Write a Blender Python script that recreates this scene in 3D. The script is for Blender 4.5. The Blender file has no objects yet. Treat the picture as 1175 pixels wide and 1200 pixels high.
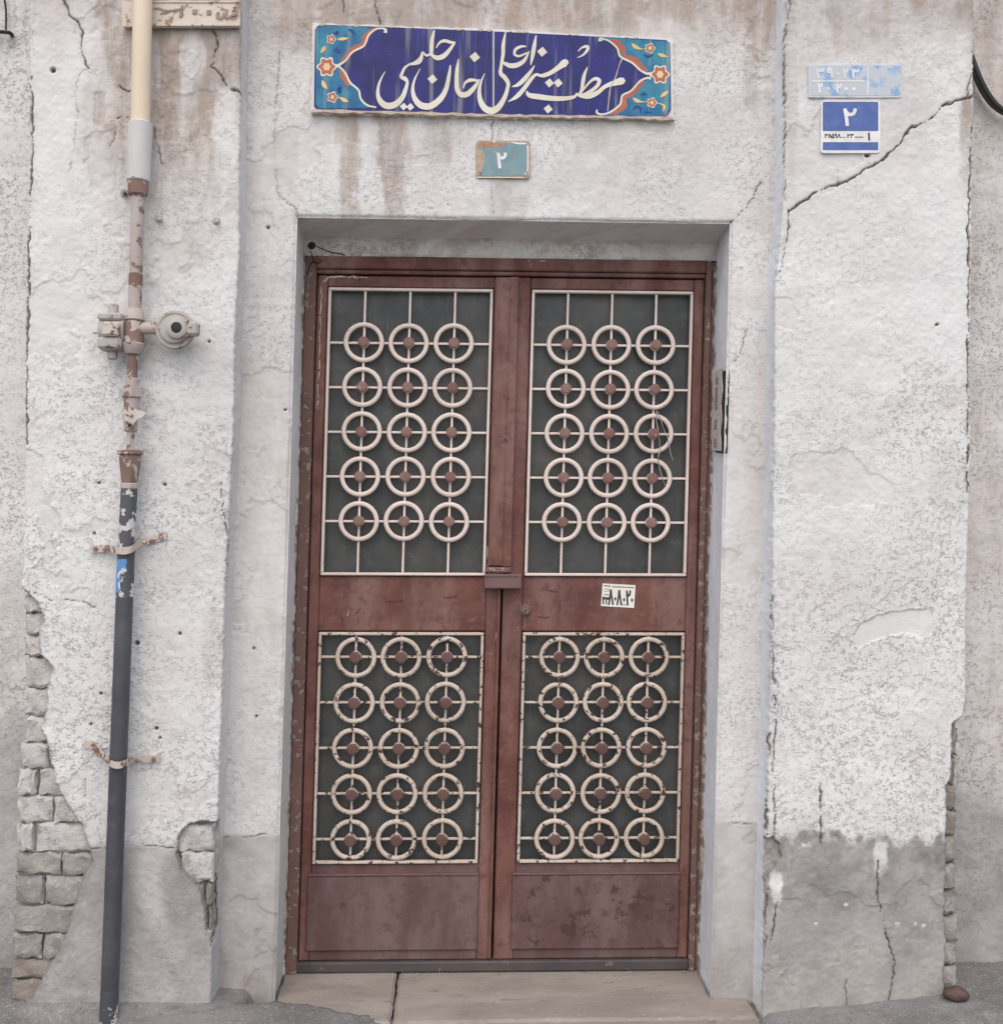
import bpy, math, random
import numpy as np
from mathutils import Matrix, Vector
random.seed(7)
scn = bpy.context.scene
COL = scn.collection

# ------------------------------------------------------------------ camera
F, CX, CY = 1260.0, 587.5, 600.0          # focal length and centre in photograph pixels
YAW, ROLL, PIT = 0.03284, 0.01598, 0.00805
CAM = np.array([0.0, -3.2, 1.45])
LEAN, TILT = 0.01105, 0.01118             # the old front leans and sags by about half a degree
def cam_dir(x, y, f=1.0):
    c, s = math.cos(ROLL), math.sin(ROLL)
    X, Z, Y = c*x - s*y, s*x + c*y, f
    cp, sp = math.cos(PIT), math.sin(PIT)
    Y, Z = cp*Y - sp*Z, sp*Y + cp*Z
    cy, sy = math.cos(YAW), math.sin(YAW)
    return (cy*X + sy*Y, -sy*X + cy*Y, Z)
cd = bpy.data.cameras.new('camera'); cam = bpy.data.objects.new('camera', cd); COL.objects.link(cam)
cd.sensor_fit = 'HORIZONTAL'; cd.sensor_width = 36.0; cd.lens = F/1175.0*36.0
cd.clip_start = 0.05; cd.clip_end = 2000.0
R_, U_, B_ = cam_dir(1, 0, 0), cam_dir(0, 1, 0), tuple(-k for k in cam_dir(0, 0, 1))
cam.matrix_world = Matrix(((R_[0], U_[0], B_[0], CAM[0]), (R_[1], U_[1], B_[1], CAM[1]), (R_[2], U_[2], B_[2], CAM[2]), (0, 0, 0, 1)))
scn.camera = cam

# ------------------------------------------------------------------ light: bright hazy daylight in a street
SUN_AZ, SUN_EL = math.radians(-172), math.radians(56)     # azimuth from +Y towards +X
w = bpy.data.worlds.new('World'); scn.world = w; w.use_nodes = True
wn = w.node_tree
sky = wn.nodes.new('ShaderNodeTexSky'); sky.sky_type = 'NISHITA'; sky.sun_disc = False
sky.sun_elevation = SUN_EL; sky.sun_rotation = SUN_AZ; sky.dust_density = 3.0; sky.air_density = 1.0; sky.ozone_density = 0.6
bg = wn.nodes['Background']; bg.inputs['Strength'].default_value = 0.15
wn.links.new(sky.outputs[0], bg.inputs['Color'])
sl = bpy.data.lights.new('sun', 'SUN'); sun = bpy.data.objects.new('sun', sl); COL.objects.link(sun)
sl.energy = 1.0; sl.angle = math.radians(120); sl.color = (1.0, 0.948, 0.845)
sv = Vector((math.sin(SUN_AZ)*math.cos(SUN_EL), math.cos(SUN_AZ)*math.cos(SUN_EL), math.sin(SUN_EL)))
sun.rotation_euler = sv.to_track_quat('Z', 'Y').to_euler(); sun.location = (-4, -6, 8)
scn.view_settings.view_transform = 'Standard'; scn.view_settings.look = 'None'
scn.view_settings.exposure = 0.46; scn.view_settings.gamma = 1.0

# ------------------------------------------------------------------ geometry helpers
def S(P):
    P = np.asarray(P, float); Q = P.copy()
    Q[..., 0] = P[..., 0] + LEAN*P[..., 2]; Q[..., 2] = P[..., 2] + TILT*P[..., 0]
    return Q
_M = np.linalg.inv(np.array([[1, LEAN], [TILT, 1]]))
def at(px, py, Y):
    """the point of the upright plane y = Y that the photograph shows at (px, py), in house coordinates"""
    d = cam_dir((px-CX)/F, -(py-CY)/F); t = (Y-CAM[1])/d[1]
    u, v = _M @ np.array([CAM[0]+d[0]*t, CAM[2]+d[2]*t])
    return np.array([u, Y, v])
def uv(pts, Y): return [tuple(at(p[0], p[1], Y)[[0, 2]]) for p in pts]

def tag(o, label=None, cat=None, group=None, kind=None):
    if label: o['label'] = label
    if cat: o['category'] = cat
    if group: o['group'] = group
    if kind: o['kind'] = kind
    return o
ORIG = {}
def thing(name, base, label, cat, group=None, parent=None):
    o = bpy.data.objects.new(name, None); COL.objects.link(o); o.empty_display_size = 0.1
    L = S(base); ORIG[o] = L
    if parent: o.parent = parent; o.location = L - ORIG[parent]
    else: o.location = L
    return tag(o, label, cat, group)
def link(name, me, mat, parent=None, loc=None):
    o = bpy.data.objects.new(name, me); COL.objects.link(o)
    if mat and not me.materials: me.materials.append(mat)
    if loc is not None:
        L = S(loc); ORIG[o] = L
        o.location = L - (ORIG[parent] if parent else 0)
    if parent: o.parent = parent
    return o
def mesh_from(name, V, Fc, smooth=False):
    me = bpy.data.meshes.new(name); me.from_pydata([tuple(v) for v in V], [], Fc); me.update()
    if smooth: me.shade_smooth()
    return me

class MB:
    """collects shapes in house coordinates; build() links them as ONE mesh object"""
    def __init__(s): s.v = []; s.f = []
    def add(s, V, Fc):
        n = len(s.v); s.v += [tuple(p) for p in V]; s.f += [tuple(i+n for i in q) for q in Fc]; return s
    def box(s, a, b, bev=0.002, M=None):
        a, b = np.minimum(a, b), np.maximum(a, b); c = (a+b)/2; h = (b-a)/2
        bev = min(bev, 0.45*h.min())
        V = []; idx = {}
        for ax in range(3):
            for sx in (-1, 1):
                for sy in (-1, 1):
                    for sz in (-1, 1):
                        sg = np.array([sx, sy, sz]); p = h*sg
                        p = p - bev*sg; p[ax] = h[ax]*sg[ax]
                        idx[(ax, sx, sy, sz)] = len(V); V.append(c+p)
        Fc = []
        def q(*k): Fc.append(tuple(idx[t] for t in k))
        for sg in (-1, 1):
            f = [(0, sg, -1, -1), (0, sg, 1, -1), (0, sg, 1, 1), (0, sg, -1, 1)]; q(*(f if sg > 0 else f[::-1]))
            f = [(1, -1, sg, -1), (1, -1, sg, 1), (1, 1, sg, 1), (1, 1, sg, -1)]; q(*(f if sg > 0 else f[::-1]))
            f = [(2, -1, -1, sg), (2, 1, -1, sg), (2, 1, 1, sg), (2, -1, 1, sg)]; q(*(f if sg > 0 else f[::-1]))
        for s1 in (-1, 1):
            for s2 in (-1, 1):
                q((0, s1, s2, -1), (0, s1, s2, 1), (1, s1, s2, 1), (1, s1, s2, -1))
                q((0, s1, -1, s2), (0, s1, 1, s2), (2, s1, 1, s2), (2, s1, -1, s2))
                q((1, -1, s1, s2), (1, 1, s1, s2), (2, 1, s1, s2), (2, -1, s1, s2))
                for s3 in (-1, 1): q((0, s1, s2, s3), (1, s1, s2, s3), (2, s1, s2, s3))
        if M is not None: V = [M(p) for p in V]
        return s.add(V, Fc)
    def lathe(s, p0, axis, prof, n=20, closed=True):
        """prof: list of (distance along axis, radius)"""
        ax = Vector(axis).normalized(); e1 = ax.orthogonal().normalized(); e2 = ax.cross(e1); p0 = Vector(p0)
        V = []; Fc = []
        for d, r in prof:
            for k in range(n):
                t = 2*math.pi*k/n; V.append(p0+ax*d+(e1*math.cos(t)+e2*math.sin(t))*r)
        m = len(prof)
        for i in range(m-1):
            for k in range(n):
                Fc.append((i*n+k, i*n+(k+1) % n, (i+1)*n+(k+1) % n, (i+1)*n+k))
        if closed: Fc.append(tuple(range(n))[::-1]); Fc.append(tuple((m-1)*n+k for k in range(n)))
        return s.add(V, Fc)
    def cyl(s, p0, p1, r0, r1=None, n=20, bev=0.0):
        d = Vector(p1)-Vector(p0); L = d.length; r1 = r0 if r1 is None else r1
        prof = [(0, r0), (L, r1)] if bev == 0 else [(0, r0-bev), (bev, r0), (L-bev, r1), (L, r1-bev)]
        return s.lathe(p0, d, prof, n)
    def tube(s, pts, r, n=8):
        P = [Vector(p) for p in pts]; V = []; Fc = []; e = None
        for i, p in enumerate(P):
            t = (P[min(i+1, len(P)-1)]-P[max(i-1, 0)]).normalized()
            e = (t.orthogonal() if e is None else e-t*e.dot(t)).normalized(); b = t.cross(e)
            rr = r[i] if hasattr(r, '__len__') else r
            for k in range(n):
                a = 2*math.pi*k/n; V.append(p+(e*math.cos(a)+b*math.sin(a))*rr)
        for i in range(len(P)-1):
            for k in range(n): Fc.append((i*n+k, i*n+(k+1) % n, (i+1)*n+(k+1) % n, (i+1)*n+k))
        Fc.append(tuple(range(n))[::-1]); Fc.append(tuple((len(P)-1)*n+k for k in range(n)))
        return s.add(V, Fc)
    def prism(s, poly, y0, y1):
        """poly in (u, v); y0 front (nearer the street), y1 back"""
        n = len(poly)
        area = sum(poly[i][0]*poly[(i+1) % n][1]-poly[(i+1) % n][0]*poly[i][1] for i in range(n))
        if area < 0: poly = poly[::-1]
        V = [(p[0], y0, p[1]) for p in poly]+[(p[0], y1, p[1]) for p in poly]
        Fc = [tuple(range(n)), tuple(range(2*n-1, n-1, -1))]
        Fc += [(i+n, (i+1) % n+n, (i+1) % n, i) for i in range(n)]
        return s.add(V, Fc)
    def ribbon(s, pts, y0, y1):
        """pts: (u, v, full width); a brush stroke lying on the plane y0"""
        P = spline(pts); V = []; Fc = []; n = len(P)
        for i in range(n):
            a, b = P[max(i-1, 0)], P[min(i+1, n-1)]
            d = np.array([b[0]-a[0], b[1]-a[1]]); d = d/(np.hypot(*d)+1e-9); nr = np.array([-d[1], d[0]])*P[i][2]/2
            for y in (y0, y1):
                V.append((P[i][0]+nr[0], y, P[i][1]+nr[1])); V.append((P[i][0]-nr[0], y, P[i][1]-nr[1]))
        for i in range(n-1):
            a, b = i*4, i*4+4
            Fc += [(a, a+1, b+1, b), (a+1, a+3, b+3, b+1), (a+2, a, b, b+2)]
        Fc += [(0, 2, 3, 1), (4*n-4, 4*n-3, 4*n-1, 4*n-2)]
        return s.add(V, Fc)
    def build(s, name, mat, parent=None, smooth=False, origin=None):
        W = S(np.array([tuple(p) for p in s.v]))
        L = ORIG[parent] if parent else (S(origin) if origin is not None else W.mean(0))
        o = bpy.data.objects.new(name, mesh_from(name, W-L, s.f, smooth)); COL.objects.link(o)
        o.data.materials.append(mat); ORIG[o] = L
        if parent: o.parent = parent
        else: o.location = L
        if smooth and len(s.f) > 8: o.data.set_sharp_from_angle(angle=math.radians(38))
        return o

def spline(pts, sub=6):
    P = np.array(pts, float)
    if len(P) < 3: return P
    Q = np.vstack([2*P[0]-P[1], P, 2*P[-1]-P[-2]]); out = []
    for i in range(1, len(Q)-2):
        for k in range(sub):
            t = k/sub; a, b, c, d = Q[i-1], Q[i], Q[i+1], Q[i+2]
            out.append(0.5*(2*b+(c-a)*t+(2*a-5*b+4*c-d)*t*t+(3*b-a-3*c+d)*t**3))
    out.append(P[-1]); out = np.array(out)
    if out.shape[1] > 2: out[:, 2] = np.maximum(out[:, 2], P[:, 2].min()*0.6)
    return out

# numpy noise for relief
_T = np.random.RandomState(11).rand(512, 512)
def vnoise(x, y):
    xi = np.floor(x).astype(int); yi = np.floor(y).astype(int); fx = x-xi; fy = y-yi
    fx = fx*fx*(3-2*fx); fy = fy*fy*(3-2*fy)
    g = lambda i, j: _T[i & 511, j & 511]
    return (g(xi, yi)*(1-fx)+g(xi+1, yi)*fx)*(1-fy)+(g(xi, yi+1)*(1-fx)+g(xi+1, yi+1)*fx)*fy
def fbm(x, y, sc, oc=4, seed=0):
    r = 0; a = 0.5; tot = 0
    for k in range(oc):
        r = r+a*vnoise(x*sc+17.3*k+seed*31.7, y*sc+9.1*k+seed*13.9); tot += a; a *= 0.5; sc *= 2.03
    return r/tot
def sstep(a, b, x): t = np.clip((x-a)/(b-a), 0, 1); return t*t*(3-2*t)
def dist_line(U, V, pts, reach=0.06):
    D = np.full(U.shape, 9.0); T = np.zeros(U.shape)
    for k in range(len(pts)-1):
        (ax, ay), (bx, by) = pts[k], pts[k+1]
        m = (U > min(ax, bx)-reach) & (U < max(ax, bx)+reach) & (V > min(ay, by)-reach) & (V < max(ay, by)+reach)
        if not m.any(): continue
        dx, dy = bx-ax, by-ay; L2 = dx*dx+dy*dy+1e-12
        t = np.clip(((U[m]-ax)*dx+(V[m]-ay)*dy)/L2, 0, 1)
        d = np.hypot(U[m]-ax-t*dx, V[m]-ay-t*dy); D[m] = np.minimum(D[m], d)
    return D
def inside(U, V, poly):
    r = np.zeros(U.shape, bool); n = len(poly)
    for i in range(n):
        (x1, y1), (x2, y2) = poly[i], poly[(i+1) % n]
        if y1 == y2: continue
        c = ((y1 > V) != (y2 > V)) & (U < (x2-x1)*(V-y1)/(y2-y1)+x1); r ^= c
    return r

def grid_mesh(name, P, col, mat, parent, skirt=None, cut=None):
    """P (rows, cols, 3) house coordinates, col (rows, cols, 4); skirt = vector by which the rim is drawn back"""
    nr, nc = P.shape[:2]; W = S(P.reshape(-1, 3))-ORIG[parent]
    I = np.arange(nr*nc).reshape(nr, nc)
    Q = np.stack([I[:-1, :-1], I[:-1, 1:], I[1:, 1:], I[1:, :-1]], -1).reshape(-1, 4)
    C = col.reshape(-1, 4)
    if cut is not None: Q = Q[~cut.reshape(-1)]
    if skirt is not None:
        loop = np.concatenate([I[0, :-1], I[:-1, -1], I[-1, :0:-1], I[:0:-1, 0]])
        base = len(W); W = np.vstack([W, W[loop]+np.asarray(skirt)]); C = np.vstack([C, C[loop]*np.array([0.6, 1, 0, 0])])
        m = len(loop); k = np.arange(m); k2 = (k+1) % m
        Q = np.vstack([Q, np.stack([loop[k2], loop[k], base+k, base+k2], -1)])
    me = bpy.data.meshes.new(name)
    me.vertices.add(len(W)); me.vertices.foreach_set('co', W.astype(np.float32).ravel())
    me.loops.add(Q.size); me.loops.foreach_set('vertex_index', Q.astype(np.int32).ravel())
    me.polygons.add(len(Q)); me.polygons.foreach_set('loop_start', np.arange(0, Q.size, 4, dtype=np.int32))
    me.update(calc_edges=True); me.validate()
    at_ = me.attributes.new('wear', 'FLOAT_COLOR', 'POINT'); at_.data.foreach_set('color', C.astype(np.float32).ravel())
    me.shade_smooth()
    if skirt is not None: me.set_sharp_from_angle(angle=math.radians(55))
    o = bpy.data.objects.new(name, me); COL.objects.link(o); me.materials.append(mat); o.parent = parent; ORIG[o] = ORIG[parent]
    return o

# ------------------------------------------------------------------ materials
def lin(r, g, b):
    f = lambda c: (c/255/12.92 if c <= 10 else ((c/255+0.055)/1.055)**2.4)
    return (f(r), f(g), f(b), 1)
class MT:
    def __init__(s, name, rough=0.6, metal=0.0, spec=0.5):
        s.m = bpy.data.materials.new(name); s.m.use_nodes = True; s.t = s.m.node_tree; s.b = s.t.nodes['Principled BSDF']
        s.b.inputs['Roughness'].default_value = rough; s.b.inputs['Metallic'].default_value = metal
        s.b.inputs['Specular IOR Level'].default_value = spec
        s.g = s.t.nodes.new('ShaderNodeNewGeometry')
    def n(s, t, **kw):
        x = s.t.nodes.new(t)
        for k, v in kw.items(): setattr(x, k, v)
        return x
    def l(s, a, b): s.t.links.new(a, b)
    def set(s, inp, v):
        if hasattr(v, 'is_output'): s.l(v, inp)
        else: inp.default_value = v
    def pos(s, sx=1, sy=1, sz=1):
        m = s.n('ShaderNodeVectorMath', operation='MULTIPLY'); s.l(s.g.outputs['Position'], m.inputs[0]); m.inputs[1].default_value = (sx, sy, sz); return m.outputs[0]
    def noise(s, scale, detail=4, rough=0.55, vec=None, dist=0.0):
        x = s.n('ShaderNodeTexNoise'); x.inputs['Scale'].default_value = scale; x.inputs['Detail'].default_value = detail
        x.inputs['Roughness'].default_value = rough; x.inputs['Distortion'].default_value = dist
        s.l(vec if vec is not None else s.g.outputs['Position'], x.inputs['Vector']); return x.outputs['Fac']
    def ramp(s, v, a, b, lo=0.0, hi=1.0):
        x = s.n('ShaderNodeMapRange', interpolation_type='SMOOTHSTEP'); s.l(v, x.inputs[0])
        for i, k in zip((1, 2, 3, 4), (a, b, lo, hi)): x.inputs[i].default_value = k
        return x.outputs[0]
    def math(s, op, a, b=0.0, clamp=False):
        x = s.n('ShaderNodeMath', operation=op); x.use_clamp = clamp; s.set(x.inputs[0], a); s.set(x.inputs[1], b); return x.outputs[0]
    def mix(s, f, a, b, mode='MIX'):
        x = s.n('ShaderNodeMix', data_type='RGBA', blend_type=mode); s.set(x.inputs[0], f); s.set(x.inputs[6], a); s.set(x.inputs[7], b); return x.outputs[2]
    def bump(s, h, dist, strength=1.0, prev=None):
        x = s.n('ShaderNodeBump'); x.inputs['Strength'].default_value = strength; x.inputs['Distance'].default_value = dist
        s.l(h, x.inputs['Height'])
        if prev is not None: s.l(prev, x.inputs['Normal'])
        return x.outputs[0]
    def out(s, col, normal=None, rough=None):
        s.set(s.b.inputs['Base Color'], col)
        if normal is not None: s.l(normal, s.b.inputs['Normal'])
        if rough is not None: s.set(s.b.inputs['Roughness'], rough)
        return s.m

def plaster_material():
    m = MT('plaster', 0.92, spec=0.2)
    a = m.n('ShaderNodeAttribute', attribute_name='wear'); sep = m.n('ShaderNodeSeparateColor'); m.l(a.outputs['Color'], sep.inputs[0])
    R, G, B, A = sep.outputs[0], sep.outputs[1], sep.outputs[2], a.outputs['Alpha']
    c = m.mix(m.ramp(m.noise(2.2, 5), 0.35, 0.7), (0.715, 0.706, 0.690, 1), (0.640, 0.624, 0.605, 1))
    c = m.mix(m.ramp(m.noise(16, 7, 0.68), 0.48, 0.75, 0, 0.32), c, (0.54, 0.52, 0.505, 1))
    # brown run-off and soot
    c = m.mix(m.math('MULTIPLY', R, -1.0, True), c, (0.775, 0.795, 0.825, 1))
    st = m.math('MULTIPLY', R, m.ramp(m.noise(11, 7, 0.68, m.pos(1.5, 1, 0.45)), 0.28, 0.66, 0.40, 1.15), True)
    c = m.mix(st, c, m.mix(m.ramp(m.noise(5, 5, 0.65), 0.35, 0.65), (0.42, 0.335, 0.275, 1), (0.36, 0.315, 0.285, 1)))
    # grey cement
    cem = m.mix(m.ramp(m.noise(7, 7, 0.66), 0.3, 0.7), (0.24, 0.232, 0.225, 1), (0.385, 0.365, 0.34, 1))
    cem = m.mix(m.ramp(m.noise(40, 6, 0.7), 0.5, 0.75, 0, 0.5), cem, (0.46, 0.445, 0.425, 1))
    c = m.mix(G, c, cem)
    # stucco: short worm-like grooves, broken up, their relief shade darkened into the colour
    rough_amt = m.math('SUBTRACT', 1.08, A, True)
    wv = m.noise(80, 1.8, 0.5, None, 0.7)
    rd = m.math('ABSOLUTE', m.math('SUBTRACT', wv, 0.5))
    groove = m.math('MULTIPLY', m.ramp(rd, 0.005, 0.075, 1, 0), m.ramp(m.noise(66, 3, 0.6), 0.45, 0.60))
    groove = m.math('MULTIPLY', groove, m.math('MULTIPLY', rough_amt, m.ramp(m.noise(3.2, 4, 0.6), 0.36, 0.62, 0.30, 1.0)))
    c = m.mix(m.math('MULTIPLY', groove, 0.42), c, (0.38, 0.345, 0.325, 1))
    sp = m.ramp(m.noise(120, 3, 0.55), 0.69, 0.76)
    c = m.mix(m.math('MULTIPLY', sp, 0.30), c, (0.22, 0.19, 0.17, 1))
    c = m.mix(B, c, (0.13, 0.105, 0.09, 1))
    n0 = m.bump(m.noise(44, 5, 0.62), 0.0036, 0.36)
    n1 = m.bump(groove, 0.0028, -0.55, n0) if False else m.bump(m.math('SUBTRACT', 1.0, groove), 0.0040, 0.8, n0)
    n2 = m.bump(m.noise(260, 4, 0.65), 0.0014, 0.5, n1)
    return m.out(c, n2)
def paint_metal(name, col, col2, chip, chip_lo, rough=0.5, scale=70, bumpd=0.0008, dirt=None, streak=False):
    m = MT(name, rough, spec=0.3)
    c = m.mix(m.ramp(m.noise(5, 5, 0.6), 0.3, 0.7), col, col2)
    if streak: c = m.mix(m.ramp(m.noise(12, 5, 0.65, m.pos(4, 1, 0.5)), 0.5, 0.75, 0, 0.5), c, col2)
    if dirt: c = m.mix(m.ramp(m.noise(18, 6, 0.7), 0.5, 0.8, 0, 0.6), c, dirt)
    k = m.ramp(m.noise(scale, 5, 0.62), chip_lo, chip_lo+0.035)
    c = m.mix(k, c, chip)
    nb = m.bump(m.math('SUBTRACT', m.noise(240, 3), m.math('MULTIPLY', k, 1.5)), bumpd, 0.6)
    return m.out(c, nb, m.ramp(m.noise(25, 4), 0.3, 0.7, rough-0.08, rough+0.15))
def door_paint(name, base, dark, dust, chips, rust_lo, scr=0.5):
    m = MT(name, 0.55, spec=0.22)
    c = m.mix(m.ramp(m.noise(7, 7, 0.68), 0.32, 0.68), base, dark)
    c = m.mix(m.ramp(m.noise(3.2, 6, 0.65, m.pos(2.2, 1, 0.5)), 0.40, 0.66, 0, 0.9), c, dust)
    c = m.mix(m.ramp(m.noise(26, 7, 0.72), 0.48, 0.68, 0, 0.7), c, dark)
    c = m.mix(m.ramp(m.noise(18, 7, 0.75, m.pos(1, 1, 1.6)), 0.55, 0.72, 0, 0.6), c, dust)
    s1 = m.ramp(m.noise(1.0, 5, 0.7, m.pos(80, 30, 12), 1.2), 0.64, 0.76, 0, scr*0.7); s2 = m.ramp(m.noise(1.0, 5, 0.7, m.pos(10, 30, 70), 1.6), 0.63, 0.74, 0, scr*0.7)
    c = m.mix(m.math('MAXIMUM', s1, s2), c, chips)
    r = m.ramp(m.noise(15, 6, 0.66), rust_lo, rust_lo+0.05)
    c = m.mix(m.math('MULTIPLY', r, 0.85), c, (0.075, 0.038, 0.030, 1))
    k = m.ramp(m.noise(58, 5, 0.62), 0.70, 0.735); c = m.mix(m.math('MULTIPLY', k, 0.8), c, chips)
    nb = m.bump(m.noise(20, 3), 0.0025, 0.35); nb = m.bump(m.math('SUBTRACT', m.noise(240, 4), m.math('ADD', k, r)), 0.0010, 0.55, nb)
    return m.out(c, nb, m.ramp(m.noise(14, 5), 0.3, 0.7, 0.46, 0.72))
PLASTER = plaster_material()
DOOR = door_paint('brown_door_paint', lin(120, 80, 72), lin(92, 58, 53), lin(132, 103, 95), lin(166, 144, 136), 0.67, 0.6)
DOOR_LOW = door_paint('worn_brown_door_paint', lin(104, 80, 77), lin(90, 67, 65), lin(116, 97, 94), lin(146, 124, 118), 0.665, 0.3)
DOOR_BARE = door_paint('rusty_door_panel_paint', lin(100, 76, 74), lin(82, 59, 56), lin(116, 96, 92), lin(140, 112, 104), 0.56, 0.3)
FRAME = paint_metal('weathered_frame_paint', lin(122, 92, 84), lin(108, 84, 78), lin(142, 128, 118), 0.555, 0.75, 40, 0.003, lin(92, 74, 68), True)
CREAM = paint_metal('cream_grille_paint', lin(222, 208, 198), lin(208, 193, 183), lin(86, 64, 56), 0.685, 0.5, 70, 0.0006, lin(196, 172, 156))
CREAM_WORN = paint_metal('chipped_cream_grille_paint', lin(204, 191, 178), lin(186, 170, 155), lin(74, 56, 50), 0.565, 0.55, 48, 0.0007, lin(172, 148, 128))
HUB = paint_metal('brown_hub_paint', lin(138, 110, 103), lin(116, 82, 75), lin(168, 146, 134), 0.62, 0.55, 60, 0.0006)
HUB_LOW = paint_metal('dull_brown_hub_paint', lin(104, 79, 74), lin(90, 66, 62), lin(128, 104, 96), 0.66, 0.6, 60, 0.0006)
STEEL_DARK = paint_metal('dark_threshold_steel', lin(66, 64, 66), lin(84, 76, 74), lin(112, 94, 88), 0.60, 0.55, 30, 0.0008, lin(92, 70, 64))
LATCH = paint_metal('brown_latch_paint', lin(116, 90, 87), lin(100, 76, 73), lin(66, 50, 46), 0.66, 0.5, 60)
PIPE_CREAM = paint_metal('yellow_cream_pipe_paint', lin(226, 208, 182), lin(216, 198, 174), lin(190, 165, 140), 0.70, 0.45, 30, 0.0004)
PIPE_WHITE = paint_metal('white_sleeve_paint', lin(206, 203, 200), lin(190, 187, 184), lin(128, 116, 108), 0.66, 0.55, 45, 0.0008)
PIPE_RUST = paint_metal('limewashed_rusty_pipe', lin(188, 178, 172), lin(172, 160, 152), lin(134, 108, 96), 0.56, 0.8, 30, 0.0015, lin(154, 134, 122))
PIPE_RUSTY = paint_metal('rusty_pipe', lin(146, 122, 110), lin(122, 98, 88), lin(190, 178, 168), 0.54, 0.8, 30, 0.002, lin(112, 86, 75))
PIPE_DARK = paint_metal('dark_grey_pipe_paint', lin(84, 84, 88), lin(70, 70, 75), lin(160, 158, 158), 0.715, 0.42, 34, 0.0006, lin(104, 102, 102), True)
PIPE_SPLASH = paint_metal('splashed_grey_pipe_paint', lin(92, 93, 96), lin(74, 75, 79), lin(200, 196, 193), 0.53, 0.5, 22, 0.0008)
PIPE_BLUE = paint_metal('blue_paint_mark', lin(82, 134, 186), lin(104, 150, 196), lin(196, 200, 204), 0.50, 0.5, 40, 0.0005)
REGUL = paint_metal('grey_cast_metal', lin(186, 181, 175), lin(166, 158, 151), lin(122, 104, 94), 0.62, 0.6, 40, 0.001, lin(146, 132, 121))
CLAMP = paint_metal('rusty_white_strap', lin(200, 192, 184), lin(184, 168, 156), lin(124, 94, 82), 0.555, 0.65, 36, 0.001, lin(156, 130, 116))
PEEL = paint_metal('peeled_paint_edge', lin(196, 180, 168), lin(176, 156, 144), lin(120, 88, 80), 0.55, 0.7, 60, 0.001)
def simple(name, col, rough=0.6, col2=None, sc=20, bump=0.0, metal=0.0):
    m = MT(name, rough, metal)
    c = m.mix(m.ramp(m.noise(sc, 4), 0.3, 0.7), col, col2 if col2 else tuple(k*0.8 for k in col[:3])+(1,))
    return m.out(c, m.bump(m.noise(sc*8, 3), bump, 0.6) if bump else None)
DARK = simple('black_rubber', (0.012, 0.011, 0.011, 1), 0.6)
HOLE = simple('dark_hole', (0.02, 0.018, 0.017, 1), 0.9)
BRASS = simple('old_brass', lin(150, 130, 104), 0.4, lin(110, 92, 76), 60, 0.0004, 0.6)
WIRE = simple('bare_wire', lin(190, 180, 172), 0.4, lin(150, 140, 134), 50, 0, 0.4)
PAPER = simple('white_sticker', lin(232, 228, 218), 0.5, lin(220, 216, 204), 30)
INK = simple('black_ink', lin(44, 42, 44), 0.6, lin(60, 58, 58), 40)
INKLT = simple('faint_ink', lin(120, 116, 112), 0.6)
WHITE = simple('white_enamel', lin(228, 226, 222), 0.45, lin(212, 210, 206), 40)
PEBBLE = simple('brown_stone', lin(92, 68, 60), 0.6, lin(70, 52, 47), 40, 0.001)
def glass_mat():
    m = MT('dusty_patterned_glass', 0.34, spec=0.28)
    c = m.mix(m.ramp(m.noise(6, 4), 0.3, 0.7), (0.046, 0.048, 0.048, 1), (0.072, 0.073, 0.071, 1))
    dust = m.ramp(m.noise(22, 7, 0.72), 0.48, 0.8, 0, 0.55)
    c = m.mix(dust, c, (0.13, 0.13, 0.125, 1))
    c = m.mix(m.ramp(m.noise(3.1, 4, 0.6), 0.52, 0.72, 0, 0.45), c, (0.115, 0.092, 0.074, 1))
    c = m.mix(m.ramp(m.noise(1.0, 5, 0.7, m.pos(40, 1, 5)), 0.56, 0.75, 0, 0.4), c, (0.15, 0.145, 0.135, 1))
    spk = m.ramp(m.noise(75, 3, 0.6), 0.735, 0.77)
    c = m.mix(m.math('MULTIPLY', spk, 0.7), c, (0.34, 0.32, 0.30, 1))
    return m.out(c, m.bump(m.noise(170, 2, 0.5), 0.0011, 0.5), m.ramp(m.noise(9, 4), 0.3, 0.7, 0.26, 0.48))
GLASS = glass_mat()
def brick_mat(name, a, b, cc):
    m = MT(name, 0.92, spec=0.2)
    c = m.mix(m.ramp(m.noise(10, 5, 0.6), 0.3, 0.7), a, b); c = m.mix(m.ramp(m.noise(38, 5, 0.65), 0.52, 0.66, 0, 0.8), c, cc)
    return m.out(c, m.bump(m.noise(55, 7, 0.68), 0.010, 0.9))
BRICK_W = brick_mat('limewashed_brick', (0.60, 0.575, 0.545, 1), (0.50, 0.47, 0.44, 1), (0.36, 0.31, 0.275, 1))
BRICK_G = brick_mat('bare_grey_brick', (0.37, 0.345, 0.315, 1), (0.30, 0.275, 0.25, 1), (0.46, 0.44, 0.415, 1))
BRICK_B = brick_mat('dusty_brown_brick', (0.30, 0.26, 0.225, 1), (0.24, 0.21, 0.185, 1), (0.38, 0.345, 0.31, 1))
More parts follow.
